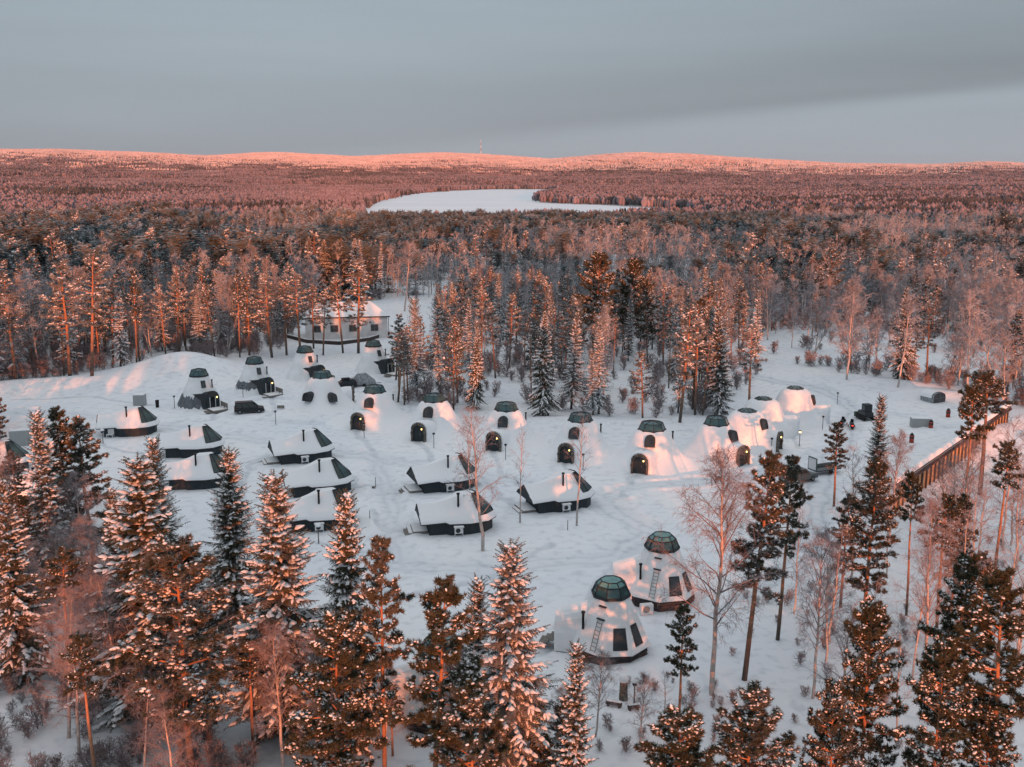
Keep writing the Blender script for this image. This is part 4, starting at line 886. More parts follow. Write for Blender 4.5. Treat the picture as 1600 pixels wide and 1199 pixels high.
# ---------------------------------------------------------------- long board wall
ax, ay = FENCE0; bx_, by_ = FENCE1; L = math.hypot(bx_-ax, by_-ay); az = math.atan2(by_-ay, bx_-ax)
z0 = -.9
root = thing('board_wall', 'long wall of sunlit boards with dark posts and snow along its top', 'wall', (ax, ay, .45), az)
n = int(L/1.75); stp = L/n
b = MB(); rn = random.Random(3)
for k in range(n*5):
    xx = (k+.5)*stp/5; b.box((xx, -.02+rn.uniform(-.015, .015), 1.0), (stp/5-.02, .05, 2.9+rn.uniform(-.05, .05)), 'fence_board')
b.build('boards', root)
for k in range(n+1):
    b = MB(); b.box((k*stp, -.16, 1.0), (.24, .2, 3.1), 'fence_dark'); 
    b.bar((k*stp, -.2, 2.3), (k*stp, -.55, 2.75), .12, 'fence_dark'); b.build('post', root)
b = MB(); 
for q, (dy, zz) in enumerate(((-.62, 2.62), (-.50, 2.86), (-.38, 3.10), (-.26, 3.34))): b.bar((-.3, dy, zz), (L+.3, dy, zz), .07, 'fence_dark', .25)
b.build('top_band', root)  # dark sloped band between the boards and the snow cap
b = MB(); rs = []
for k in range(61):
    xx = -.3+(L+.6)*k/60; hh_ = .25+.12*math.sin(k*1.7)+rn.uniform(0, .12); rs.append([(xx, -.52, 3.30), (xx, -.25, 3.42+hh_*.7), (xx, .15, 3.42+hh_), (xx, .6, 3.2)])
b.rings(rs, 'snow', closed=False); b.build('snow_cap', root)
x, y = G(1560, 666); x2, y2 = G(1574, 664)
root = thing('dark_screen', 'dark blue slanted screen panel closing the far end of the board wall', 'screen', (bx_-2.4, by_-.2, .0), az-.25)
b = MB(); b.hull([[(0, 0, 0), (3.9, 0, .2), (3.9, 0, 4.2), (0, 0, 3.0)][::-1], [(0, .15, 0), (3.9, .15, .2), (3.9, .15, 4.2), (0, .15, 3.0)], [(0, 0, 3.0), (3.9, 0, 4.2), (3.9, .15, 4.2), (0, .15, 3.0)]], 'steel_blue'); b.build('panel', root)
b = MB(); b.box((4.0, .07, 2.0), (.2, .25, 4.5), 'fence_dark'); b.build('post', root)

# ---------------------------------------------------------------- big house and sheds beyond
x, y = G(606, 528); rz = dd(10); root = thing('hipped_roof_house', 'long pale house with snowy hipped roof and chimneys among tall pines', 'house', (x, y, H0(x, y)), rz)
W, D, Hw, Hr = 20.0, 9.5, 5.2, 8.6
b = MB(); b.box((-W/2, D/2, Hw/2-.3), (W, D, Hw+.6), 'plaster'); wl = b.build('wall', root)
b = MB(); o_ = .6; e = [(-W-o_, -o_, Hw), (o_, -o_, Hw), (o_, D+o_, Hw), (-W-o_, D+o_, Hw)]; e2 = [(p[0], p[1], p[2]+.3) for p in e]; rd = [(-W+4, D/2-.1, Hr), (-4, D/2-.1, Hr), (-4, D/2+.1, Hr), (-W+4, D/2+.1, Hr)]
b.rings([e2, rd], 'snow', smooth=False, cap_top=True); b.rings([[(p[0], p[1], p[2]-.02) for p in e], e2], 'dark_trim', smooth=False, cap_bot=True); rf = b.build('roof', root)
for cx_, cy_ in ((-15.2, D/2-.8), (-9.5, D/2), (-5.6, D/2+.3)):
    b = MB(); b.box((cx_, cy_, Hr+.2), (1.1, .9, 1.5), 'stone'); b.box((cx_, cy_, Hr+1.05), (1.3, 1.1, .22), 'snow', bev=.05); b.build('chimney', rf)
for k, wx in enumerate((-3.2, -8.5, -13, -17.2)):
    b = MB(); b.box((wx, -.04, 2.6), (1.9, .1, 1.7), 'wood_deck'); o = b.build('window', root); q = MB(); q.box((wx-.43, -.10, 2.6), (.74, .04, 1.4), 'window_glass'); q.box((wx+.43, -.10, 2.6), (.74, .04, 1.4), 'window_glass'); q.build('pane', o)
b = MB(); b.box((.04, 4.6, 2.6), (.1, 1.6, 1.6), 'white_paint'); o = b.build('window', root); q = MB(); q.box((.10, 4.6, 2.6), (.04, 1.3, 1.3), 'window_glass'); q.build('pane', o)
b = MB(); b.cyl((.25, -.25, 0), (.25, -.25, Hw), .08, .08, 'dark_trim', 6); b.build('drainpipe', root)
root = thing('low_wall', 'low dark retaining wall curving in front of the pale house', 'wall', (0, 0, 0)); b = MB(); pts = [G(445, 527), G(480, 536), G(530, 539), G(575, 533), G(609, 523)]
for p, q in zip(pts, pts[1:]): b.bar((*p, .35), (*q, .35), .5, 'fence_dark', .9)
b.build('stones', root); b = MB()
for p, q in zip(pts, pts[1:]): b.bar((p[0], p[1]+.1, .86), (q[0], q[1]+.1, .86), .45, 'snow', .12)
b.build('snow_cap', root)
def shed(px, py, w_, d_, h_, rz, label):
    x, y = G(px, py); root = thing('shed', label, 'shed', (x, y, H0(x, y)), rz); b = MB(); b.box((0, 0, h_/2), (w_, d_, h_), 'fence_dark'); b.build('wall', root)
    b = MB(); o_ = .5; b.rings([[(-w_/2-o_, -d_/2-o_, h_), (w_/2+o_, -d_/2-o_, h_), (w_/2+o_, d_/2+o_, h_), (-w_/2-o_, d_/2+o_, h_)], [(-w_/2-o_, -.05, h_+d_*.42), (w_/2+o_, -.05, h_+d_*.42), (w_/2+o_, .05, h_+d_*.42), (-w_/2-o_, .05, h_+d_*.42)]], 'snow', smooth=False, cap_top=True, cap_bot=True); b.build('roof', root)
    b = MB(); b.box((w_*.2, -d_/2-.04, 1.0), (1.0, .08, 2.0), 'wood_deck'); b.build('door', root)
shed(752, 496, 6.5, 8, 2.4, dd(-70), 'shed with steep grey snowy gable roof far behind the pine belt')
shed(700, 506, 5, 4, 2.0, dd(5), 'low dark shed in the clearing beside the steep roofed shed')
# round tunnel hut at the forest edge
x, y = G(1458, 628); root = thing('arched_hut', 'half round hut under snow at the forest edge above the grey box', 'hut', (x, y, H0(x, y)), dd(25), scale=.62)
b = MB(); A = [(u, -2.2, v) for u, v in arch_profile(4.6, 2.9)]; B = [(u, 2.6, v) for u, v in arch_profile(4.6, 2.9)]; b.rings([A, B], 'tarp', closed=False, smooth=False); b.poly(A[::-1], 'window_glass'); b.build('shell', root)
b = MB(); A = [(u*1.04-.1, -1.6, v*1.06) for u, v in arch_profile(4.6, 2.9)][1:10]; B = [(p[0], 2.8, p[2]) for p in A]; b.rings([A, B], 'snow', closed=False); b.build('snow_cap', root)
b = MB(); b.bar((0, -2.25, 0), (0, -2.25, 2.8), .08, 'grey_metal'); b.bar((-2, -2.25, 1.3), (2, -2.25, 1.3), .08, 'grey_metal'); b.build('frame', root)
# radio mast on the far hill
d5 = 5450; x = (752-800)/FPX*d5*.99; root = thing('radio_mast', 'thin red and white lattice mast on the far hill crest', 'mast', (x, d5, H0(x, d5)))
for k in range(6):
    b = MB(); z1, z2 = k*14, k*14+14; c_ = 'red_paint' if k % 2 == 0 else 'white_paint'; s0, s1 = 2.2*(1-k/7), 2.2*(1-(k+1)/7)
    for i_ in range(3):
        a1, a2 = i_*2.094, (i_+1)*2.094; p = (s0*math.cos(a1), s0*math.sin(a1), z1); q = (s1*math.cos(a1), s1*math.sin(a1), z2); b.bar(p, q, .8, c_); b.bar(p, (s1*math.cos(a2), s1*math.sin(a2), z2), .4, c_)
    b.build('section', root)

# ---------------------------------------------------------------- small things about the village
def path_lamp(px, py, label, h=2.0, lit=False, cap='snow'):
    x, y = G(px, py); root = thing('path_lamp', label, 'lamp', (x, y, H0(x, y)), 0, 'path lamps in the snow')
    b = MB(); b.cyl((0, 0, -.2), (0, 0, h), .05, .045, 'black_metal', 6); b.build('pole', root)
    b = MB(); b.cyl((0, 0, h), (0, 0, h+.22), .13, .17, 'lamp_glow' if lit else 'grey_metal', 8); b.cyl((0, 0, h+.22), (0, 0, h+.34), .26, .12, 'black_metal', 8); b.build('lantern', root)
for px, py, lb in ((273, 638, 'path lamp between the black bin and the ragged skirt tent'), (431, 664, 'path lamp just past the black van, above the stacked cabins'), (569, 684, 'path lamp below the igloo with the stone arched door'),
                   (678, 700, 'path lamp below the third igloo, between it and the middle cabins'), (790, 718, 'path lamp in open snow left of the two thin birches'), (911, 735, 'path lamp above the lone cabin roof end'),
                   (635, 588, 'path lamp between the tent deck and the slim pine pair'), (206, 664, 'small path lamp in front of the cabin with the white chair'), (1205, 708, 'path lamp just below the brown edged ice igloo door'),
                   (1285, 672, 'path lamp left of the snowmobiles'), (1308, 634, 'path lamp beyond the farthest ice igloo porch'), (380, 622, 'path lamp close behind the black van'), (1143, 606, 'path lamp at the edge of the field beyond the pines')):
    path_lamp(px, py, lb, 1.5 if 'small' in lb else 2.0)
path_lamp(1249, 696, 'only lit path lamp, glowing warm in the yard of the ice igloos', lit=True)
def lantern(px, py, label, h, cap='snow'):
    x, y = G(px, py); root = thing('snow_capped_post', label, 'post', (x, y, H0(x, y)))
    b = MB(); b.cyl((0, 0, -.2), (0, 0, h), .07, .06, 'wood_deck', 8); b.build('pole', root); b = MB(); b.box((0, 0, h+.16), (.34, .34, .32), 'dark_trim', bev=.04); b.build('lantern', root)
    b = MB(); b.rings([ring(10, .30, h+.30), ring(10, .34, h+.42), ring(10, .2, h+.58), ring(10, .03, h+.62)], 'snow', cap_top=True); b.build('snow_cap', root)
lantern(161, 692, 'pole lantern with white snow cap near the cabin with the chair', 1.6); lantern(991, 1098, 'pole lantern with round snow cap below the panelled hut', 1.5); lantern(498, 850, 'pole lantern with snow cap before the lowest stacked cabin', 1.6)
x, y = G(974, 1092); root = thing('tree_stump', 'tall sawn stump topped with pink lit snow beside the capped lantern', 'stump', (x, y, H0(x, y)))
b = MB(); b.cyl((0, 0, -.2), (0, 0, 1.5), .36, .30, 'stone', 10); b.build('wood', root); b = MB(); b.rings([ring(10, .33, 1.5), ring(10, .42, 1.7), ring(10, .3, 2.0), ring(10, .04, 2.08)], 'snow', cap_top=True); b.build('snow_cap', root)
def bench(px, py, rz, label, l=1.8):
    x, y = G(px, py); root = thing('log_bench', label, 'bench', (x, y, H0(x, y)), rz); b = MB(); l *= .7; b.cyl((-l/2, 0, .25), (l/2, 0, .25), .15, .15, 'fence_dark', 8); b.build('seat', root)
    for s_ in (-1, 1): b = MB(); b.box((s_*l*.35, 0, .0), (.16, .3, .3), 'fence_dark'); b.build('leg', root)
    b = MB(); b.box((0, .02, .42), (l*.9, .2, .07), 'snow', bev=.03); b.build('snow_cap', root)
bench(959, 1103, dd(-20), 'dark log bench left of the snow capped stump'); bench(990, 1108, dd(12), 'small dark log bench right below the capped lantern', 1.3); bench(884, 988, dd(-5), 'low dark log bench below the railed metal platform', 1.5)
x, y = G(886, 978); root = thing('metal_platform', 'small dark platform with two hoop rails beside the panelled hut', 'platform', (x, y, H0(x, y)), dd(-8))
b = MB(); b.box((0, 0, .35), (1.9, 1.1, .12), 'black_metal'); b.box((0, 0, .44), (1.8, 1.0, .06), 'snow'); b.build('deck', root)
for sx in (-.85, .35):
    b = MB(); b.bar((sx, -.5, .3), (sx, -.5, 1.5), .06, 'black_metal'); b.bar((sx, .5, .3), (sx, .5, 1.5), .06, 'black_metal'); b.bar((sx, -.5, 1.5), (sx, .5, 1.5), .06, 'black_metal'); b.build('rail', root)
def crate(px, py, dims, rz, label, m='grey_metal', cat='container'):
    x, y = G(px, py); root = thing('storage_box', label, cat, (x, y, H0(x, y)), rz); W_, D_, H_ = dims
    b = MB(); b.box((0, 0, H_/2), dims, m, bev=.04)
    for k in range(5): b.box((-W_/2+W_*(k+.5)/5, -D_/2-.02, H_/2), (.06, .04, H_*.9), m)
    b.build('body', root); b = MB(); b.box((0, 0, H_+.08), (W_*.97, D_*.97, .16), 'snow', bev=.06); b.build('snow_cap', root)
mat('pale_grey', (.34, .36, .36), .7)
crate(219, 633, (1.9, 1.6, 1.9), dd(3), 'tall pale grey box alone on the snow above a cabin', 'pale_grey'); crate(33, 697, (2.9, .9, 2.3), dd(14), 'wide pale grey box near the photo edge, taller than it is deep', 'pale_grey')
crate(1437, 668, (2.9, 1.3, 1.4), dd(-8), 'low pale grey ribbed box near the board wall', 'pale_grey')
x, y = G(246, 636); root = thing('waste_bin', 'small dark bin standing alone right of the tall grey box', 'bin', (x, y, H0(x, y))); b = MB(); b.cyl((0, 0, 0), (0, 0, 1.2), .28, .33, 'black_metal', 10); b.build('body', root); b = MB(); b.cyl((0, 0, 1.2), (0, 0, 1.3), .36, .30, 'black_metal', 10); b.build('lid', root)
x, y = G(174, 683); root = thing('garden_chair', 'white chair standing against the cabin wall', 'chair', (x, y-.4, H0(x, y)))
b = MB(); b.box((0, 0, .5), (1.0, .7, .1), 'white_paint'); b.build('seat', root); b = MB(); b.box((0, .35, .95), (1.0, .08, .85), 'white_paint'); b.build('backrest', root)
for sx in (-.44, .44):
    for sy in (-.3, .3): b = MB(); b.box((sx, sy, .22), (.08, .08, .5), 'white_paint'); b.build('leg', root)
def marker(px, py, label):
    x, y = G(px, py); root = thing('barrel_burner', label, 'barrel', (x, y, H0(x, y)), 0, 'red barrels near the board wall')
    b = MB(); b.cyl((0, 0, 0), (0, 0, 1.15), .34, .34, 'red_paint', 10); b.cyl((0, 0, .7), (0, 0, .95), .36, .36, 'dark_trim', 10); b.build('body', root); b = MB(); b.cyl((0, 0, 1.15), (0, 0, 1.5), .34, .12, 'dark_trim', 10); b.build('lid', root)
marker(1454, 672, 'red barrel just right of the low grey box'); marker(1424, 692, 'red barrel nearest the camera, standing alone in the snow'); marker(1481, 653, 'red barrel farthest away, beside the pine at the yard edge')
def rock(px, py, r, label, m='stone'):
    x, y = G(px, py); rn = np.random.default_rng(int(px)); b = MB(); Vv = [Vector(p)*r*rn.uniform(.7, 1.15) for p in ICO]
    for f in ICOF: b.poly([(Vv[i].x*1.3, Vv[i].y, Vv[i].z*.6) for i in f], m)
    o = b.build('boulder'); o.location = (x, y, H0(x, y)+.1); tag(o, label, 'boulder', 'dark stones poking out of the snow')
for k, (px, py, r, lb) in enumerate(((602, 658, .5, 'largest dark stone right of the stone arched igloo door'), (611, 664, .45, 'dark stone lowest in the trio right of the stone door'), (606, 661, .3, 'small stone in the middle of the trio by the stone door'), (703, 684, .55, 'snowy stone at the foot of the third igloo'), (1125, 748, .5, 'dark stone below the rusty doored igloo'),
             (468, 792-28, .25, 'tiny dark lump in the lane between the cabin groups'), (584, 762, .25, 'tiny dark lump beside the twig in the lane'), (1368, 700, .35, 'dark clump in the yard before the lone red barrel'))): rock(px, py, r, lb)
def pole(px, py, h, label):
    x, y = G(px, py); b = MB(); b.cyl((0, 0, -.2), (0, 0, h), .05, .04, 'fence_dark', 6); o = b.build('stake'); o.location = (x, y, H0(x, y)); tag(o, label, 'stake', 'thin stakes in the snow')
for px, py, h, lb in ((887, 829, 1.2, 'short stake in open snow below the lone cabin'), (578, 812, 1.0, 'thin stake left of the lowest middle cabin'), (812, 818, 1.3, 'thin stake at the foot of the slim birch by the lone cabin'), (587, 760, 1.3, 'thin stake in the lane behind, right of the stacked cabins')): pole(px, py, h, lb)

# ---------------------------------------------------------------- tree models
BIN = {}
def model(key, fn):
    if key not in BIN: BIN[key] = fn()
    return BIN[key]
SPR = ('needle', 'tree_snow', 'spruce_bark'); PIN = ('needle', 'tree_snow', 'pine_bark'); FPIN = ('frost_needle', 'tree_snow', 'pine_bark')
MODELS = {'spruce_hi': [spruce_meshes(s, 18, r_, 1.0, .56, droop=d_) for s, r_, d_ in ((1, 4.3, 1.1), (2, 3.3, .9), (3, 4.2, 1.2), (4, 2.7, .7))],
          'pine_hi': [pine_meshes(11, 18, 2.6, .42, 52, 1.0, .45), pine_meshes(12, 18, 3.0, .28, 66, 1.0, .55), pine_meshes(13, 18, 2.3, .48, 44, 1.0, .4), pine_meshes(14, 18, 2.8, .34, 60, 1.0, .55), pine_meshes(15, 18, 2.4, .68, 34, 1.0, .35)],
          'bush_hi': [pine_meshes(21, 13, 3.4, .12, 80, 1.0, .66), pine_meshes(22, 13, 3.2, .08, 84, 1.0, .7), pine_meshes(23, 15, 3.2, .3, 76, 1.0, .66)],
          'birch_hi': [birch_meshes(s, 16, .34, 1.0, c0=.28, thick=.8) for s in (31, 32, 33, 34)]+[birch_meshes(35, 16, .30, .5, c0=.25, thick=.5), birch_meshes(36, 16, .24, .3, c0=.35, thick=.5)],
          'spruce_mid': [spruce_meshes(s, 17, r_, .5, .75, lo=.1, mats=('mid_needle', 'tree_snow', 'spruce_bark')) for s, r_ in ((41, 2.4), (42, 2.9), (43, 2.1))],
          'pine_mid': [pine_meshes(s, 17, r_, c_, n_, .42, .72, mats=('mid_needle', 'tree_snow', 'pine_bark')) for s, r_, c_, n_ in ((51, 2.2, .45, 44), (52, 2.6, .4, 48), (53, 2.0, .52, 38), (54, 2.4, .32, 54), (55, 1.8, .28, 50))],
          'birch_mid': [birch_meshes(s, 14, .36, .6, mats=('frost_twig', 'birch_bark'), c0=.2, stems=st) for s, st in ((61, 1), (62, 1), (63, 2), (64, 1))]}
KINDN = {'spruce': 'spruce_tree', 'pine': 'pine_tree', 'bush': 'pine_tree', 'birch': 'birch_tree'}
def tree(model_key, var, x, y, h, label, cat, group=None, rz=0.0, fat=1.0, dz=0.0):
    cr, tr = MODELS[model_key][var % len(MODELS[model_key])]; base = {'spruce_hi': 18, 'pine_hi': 18, 'bush_hi': (13, 13, 15)[var % 3], 'birch_hi': 16, 'spruce_mid': 17, 'pine_mid': 17, 'birch_mid': 14}[model_key]
    s = h/base; k = model_key.split('_')[0]; ln = random.Random(int(x*131+y*17))
    r = thing(KINDN[k], label, cat, (x, y, H0(x, y)+dz), rz, group); r.scale = (s*fat, s*fat, s); tl = .022 if y < 140 else .04; r.rotation_euler = (ln.gauss(0, tl), ln.gauss(0, tl), rz)
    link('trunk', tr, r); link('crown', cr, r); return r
FG = 'trees standing around the village'
near = []
def T(mk, var, px, ytop, h, label, fat=1.0, rz=None):
    x, y = G(px, ytop, h); cat = {'spruce': 'spruce', 'pine': 'pine', 'bush': 'pine', 'birch': 'birch'}[mk.split('_')[0]]
    fat *= 1.2 if mk == 'spruce_hi' else 1.0
    near.append((x, y)); tree(mk, var, x, y, h, label, cat, FG, var*1.3+px*.01 if rz is None else rz, fat)
def TB(mk, var, px, ybase, ytop, label, fat=1.0):
    x, y = G(px, ybase); dh = math.hypot(x, y)
    # height from the sight line to the tip above the same spot
    lo, hi = 2, 30
    for _ in range(30):
        mid_ = (lo+hi)/2
        if proj(x, y, mid_)[1] > ytop: lo = mid_
        else: hi = mid_
    cat = {'spruce': 'spruce', 'pine': 'pine', 'bush': 'pine', 'birch': 'birch'}[mk.split('_')[0]]; near.append((x, y)); tree(mk, var, x, y, lo, label, cat, FG, var*1.3+px*.01, fat)
# big snowy spruces across the front
T('spruce_hi', 3, 62, 642, 18, 'tall narrow snowy spruce at the front, sunlit orange, pale box showing to its left', 1.05)
T('spruce_hi', 0, 222, 716, 20, 'largest snowy spruce, broad drooping sunlit boughs, before the hidden pink roof', 1.25)
T('spruce_hi', 3, 243, 682, 17.5, 'dark spruce tip rising just behind the largest snowy spruce', .95)
T('spruce_hi', 1, 348, 702, 18, 'blue shaded spruce with snow, tip before the deep snowed cabin roof', .95)
T('spruce_hi', 1, 430, 732, 20, 'slender dark spruce with orange lit trunk before the lowest stacked cabin', 1.1)
T('spruce_hi', 2, 525, 765, 19, 'spruce with clumped bright snow just right of the lowest stacked cabin', .8)
T('spruce_hi', 2, 797, 847, 18.5, 'wide spruce with long snowy boughs alone before the open central snow', 1.0)
T('spruce_hi', 3, 170, 768, 15, 'smaller spruce at the left flank of the largest snowy spruce', .9)
T('spruce_hi', 1, 2, 748, 17, 'spruce cut by the photo edge above the pink bushes', .9)
T('spruce_hi', 3, 893, 1012, 14, 'thin sparse spruce below the nearer panelled hut, beside a pink birch', .85)
T('spruce_hi', 3, 745, 905, 15, 'shaded spruce tucked behind the wide long boughed spruce', .9)
# pines in front
T('pine_hi', 1, 92, 640, 17, 'bushy pine leaning out right behind the tall narrow spruce', 1.0); T('pine_hi', 3, 128, 655, 16, 'blue shaded pine with long side branch before the cabins', 1.1)
T('pine_hi', 2, 590, 848, 18, 'tall thin pine with bare lower stem between the snowy spruces', .75)
T('pine_hi', 0, 668, 902, 18, 'sunlit pine with glowing orange trunk in front of the hidden hut', .95)
T('bush_hi', 2, 275, 850, 17, 'dense brown pine thick with snow clumps below the blue shaded spruce', 1.2); T('bush_hi', 0, 520, 970, 14, 'dense dark pine before the clump snowed spruce, snow lumps on its side', .95)
T('bush_hi', 1, 735, 1082, 13, 'bushy pine full of snow lumps at the bottom edge below the wide spruce', 1.05); T('bush_hi', 0, 1063, 1118, 11, 'low bushy pine at the bottom edge, right of the log benches', 1.1)
T('bush_hi', 1, 1172, 1082, 11, 'rounded dark pine with snow balls at the bottom, below the bare clearing', 1.15); T('bush_hi', 2, 1368, 942, 15, 'broad brown pine laden with bright snow lumps, bare orange trunk below', .78)
T('bush_hi', 0, 1312, 1075, 11, 'lower snow lumped pine at the left foot of the broad brown pine', .72); T('bush_hi', 2, 1478, 1010, 14, 'sprawling pine with split trunk and drooping snowy boughs', .78)
T('pine_hi', 1, 1500, 872, 17, 'brown crowned pine behind the sprawling split pine', .95); T('pine_hi', 0, 1590, 895, 18, 'tall orange stemmed pine at the photo edge with bare side twigs', 1.0)
T('bush_hi', 1, 1556, 1098, 10, 'small snow lumped pine low at the edge beside the split pine', .8)
TB('pine_hi', 0, 1163, 1062, 706, 'tallest straight pine between the birch and the lot, pinkish orange trunk', .95); TB('pine_hi', 2, 1215, 1000, 716, 'pine with pale doubled trunk below the grey pickup', .85)
TB('pine_hi', 2, 1303, 790, 660, 'short blue green pine beside the flat trailer', 1.15); TB('spruce_hi', 3, 1364, 800, 618, 'narrow orange lit spruce beside the loader in the yard', 1.1)
TB('pine_hi', 1, 1347, 1000, 722, 'massive double crowned pine hung with sunlit snow below the yard', .95); TB('pine_hi', 3, 1313, 950, 775, 'pink lit pine stuck to the left side of the massive pine', 1.0)
TB('pine_hi', 4, 1416, 962, 742, 'pine with bare stem before the near end of the board wall', .7); TB('pine_hi', 4, 1532, 760, 568, 'dark crowned pine overtopping the far end of the board wall', 1.5)
TB('pine_hi', 4, 1502, 850, 605, 'tall pine with flat side boughs crossing the board wall', .8); TB('pine_hi', 2, 1060, 1150, 946, 'thin young pine with bare dark stem below the lit birch', .9)
TB('pine_hi', 3, 1535, 1010, 880, 'stout low pine in the wood right of the brown crowned pine', 1.0)
TB('pine_hi', 4, 1552, 905, 690, 'slim reddish pine with sparse sunlit crown halfway down the right wood', .9); TB('pine_hi', 4, 1528, 1022, 860, 'slim pine stem rising from bare snow beside the small edge pine', .8)
TB('birch_hi', 4, 1568, 860, 650, 'slim birch close right of the dark blue screen', 1.0); TB('birch_hi', 5, 1490, 900, 700, 'very thin birch before the middle of the board wall', 1.0); TB('birch_hi', 4, 1400, 1150, 960, 'thin birch between the broad brown pine and the split pine', 1.0)
TB('birch_hi', 5, 1598, 960, 700, 'thin birch at the photo edge below the snow heap', 1.0); TB('birch_hi', 4, 1330, 905, 705, 'pinkish birch between the flat trailer and the wall end', .9)
for a_ in ((5, 1465, 940, 735, 'thin birch below the middle of the board wall'), (4, 1515, 960, 742, 'forked looking slim birch right of the wall middle'), (5, 1550, 1060, 800, 'very slim birch beside the bare pine stem'), (4, 1385, 900, 760, 'slim birch at the near end of the board wall'),
           (5, 1425, 1060, 850, 'slim birch behind the split pine'), (4, 1240, 960, 800, 'thin birch between the pale doubled pine and the fan birch'), (5, 1585, 1080, 780, 'lean thin birch close to the tall edge pine'), (5, 1350, 1090, 900, 'slim birch left of the broad brown pine trunk')):
    TB('birch_hi', a_[0], a_[1], a_[2], a_[3], a_[4], .95)
# birches
TB('birch_hi', 0, 1112, 1085, 712, 'large spreading birch with glowing orange trunk beside the panelled huts', 1.1); TB('birch_hi', 1, 1270, 1090, 835, 'bare fan shaped birch with slim orange stem in the clearing', .9)
TB('birch_hi', 4, 754, 862, 640, 'bare birch at the glazed end of the lowest middle cabin', 1.15); TB('birch_hi', 5, 901, 822, 650, 'slim bare birch just above the lone cabin, thin crown', .9); TB('birch_hi', 5, 813, 818, 672, 'slim bare birch left of the lone cabin porch', .8)
TB('birch_hi', 4, 736, 812, 655, 'thinner birch behind the one at the cabin end', .7); TB('birch_hi', 3, 930, 1150, 1015, 'pinkish birch sapling beside the thin sparse spruce', 1.1); TB('birch_hi', 2, 1440, 1090, 790, 'twisting birch with sunlit knobbly trunk in the wood by the wall', .8)
TB('birch_hi', 1, 1000, 1170, 1050, 'small dark bare birch right of the log benches', 1.1)
# taller trees picked out in the woods
TB('bush_hi', 2, 925, 562, 398, 'giant dark pine with the widest crown in the middle belt', 1.1); TB('bush_hi', 2, 985, 556, 408, 'dark full pine right against the giant wide crowned pine', .85); TB('bush_hi', 2, 1012, 572, 436, 'brown crowned pine on the right of the giant pine', .8)
TB('bush_hi', 2, 905, 575, 460, 'brown pine half under the giant pine on its left', .8); TB('pine_hi', 1, 1092, 600, 470, 'brown pine crown just left of the dark spruce', 1.0)
for a_ in ((0, 25, 600, 438, 'pine with round lit crown at the photo edge before the dark wood', 1.2), (3, 110, 596, 418, 'dense orange crowned pine between two darker ones at the left wood edge', 1.3), (1, 145, 603, 412, 'pine with dark snowy boughs right of the dense orange crowned one', 1.15),
           (4, 1062, 668, 480, 'leaning snow crusted pine with sunlit lower stem by the igloo ramp', 1.1), (3, 1082, 640, 478, 'dark crowned pine with slim bare stem left of the dark spruce', 1.0), (2, 622, 628, 512, 'slim pine pair member nearest the tent deck', 1.2),
           (0, 632, 632, 520, 'slim pine of the pair, the lower one by the path lamp', 1.0), (2, 536, 552, 432, 'bare stemmed pine standing before the pale house wall', 1.1), (4, 560, 552, 404, 'brown narrow pine topping the house roof', 1.3), (1, 470, 560, 428, 'lit pine crown at the hidden left end of the house', 1.3),
           (0, 505, 556, 452, 'pine before the house chimney', 1.1), (3, 448, 556, 440, 'dense lit pine hiding the left end of the house', 1.3), (1, 490, 545, 446, 'shaded pine close before the house wall, left of the chimney', 1.3), (3, 425, 560, 430, 'tall dense pine left of the hidden house end', 1.3), (2, 1168, 668, 508, 'slim straight pine standing alone at the igloo row end', 1.2), (1, 1290, 520, 392, 'dark snow draped pine rising from the grey birches', 1.4)):
    TB('pine_mid', a_[0], a_[1], a_[2], a_[3], a_[4], a_[5])
for a_ in ((0, 1125, 648, 470, 'tallest dark spruce between the igloo row and the open field', 1.25), (1, 848, 652, 488, 'spruce with bright snow top and dark skirt reaching the ground', 1.3), (2, 1412, 600, 455, 'dark conical spruce among bare birches past the yard', 1.2), (1, 560, 470, 372, 'large snowy spruce right end of the dark grove', 1.4),
           (0, 535, 466, 370, 'large snowy spruce in the dark grove behind the house', 1.5), (1, 508, 468, 374, 'snow loaded spruce in the middle of the dark grove', 1.5), (0, 482, 466, 372, 'wide spruce in the left half of the dark grove', 1.5), (1, 455, 470, 376, 'spruce near the left end of the dark grove', 1.5), (0, 435, 472, 380, 'spruce closing the left end of the dark grove', 1.3), (1, 742, 640, 512, 'shaded spruce with low boughs behind the fourth igloo', 1.2)):
    TB('spruce_hi', (1, 2, 0, 3)[a_[0]], a_[1], a_[2], a_[3], a_[4], a_[5]*(.8 if a_[3] < 400 else .62))
for a_ in ((0, 1322, 602, 448, 'bare birch with glowing sunlit stem at the field edge', 1.0), (1, 1402, 612, 470, 'birch with bright orange stem beside the dark conical spruce', 1.0), (3, 1512, 622, 462, 'stout forked birch with sunlit stem near the arched hut', 1.0), (1, 632, 486, 378, 'tall birch with glowing stem beyond the house roof', 1.2), (0, 1237, 545, 470, 'sunlit birch stem in the middle of the open field', .9)):
    TB('birch_mid', a_[0], a_[1], a_[2], a_[3], a_[4], a_[5])

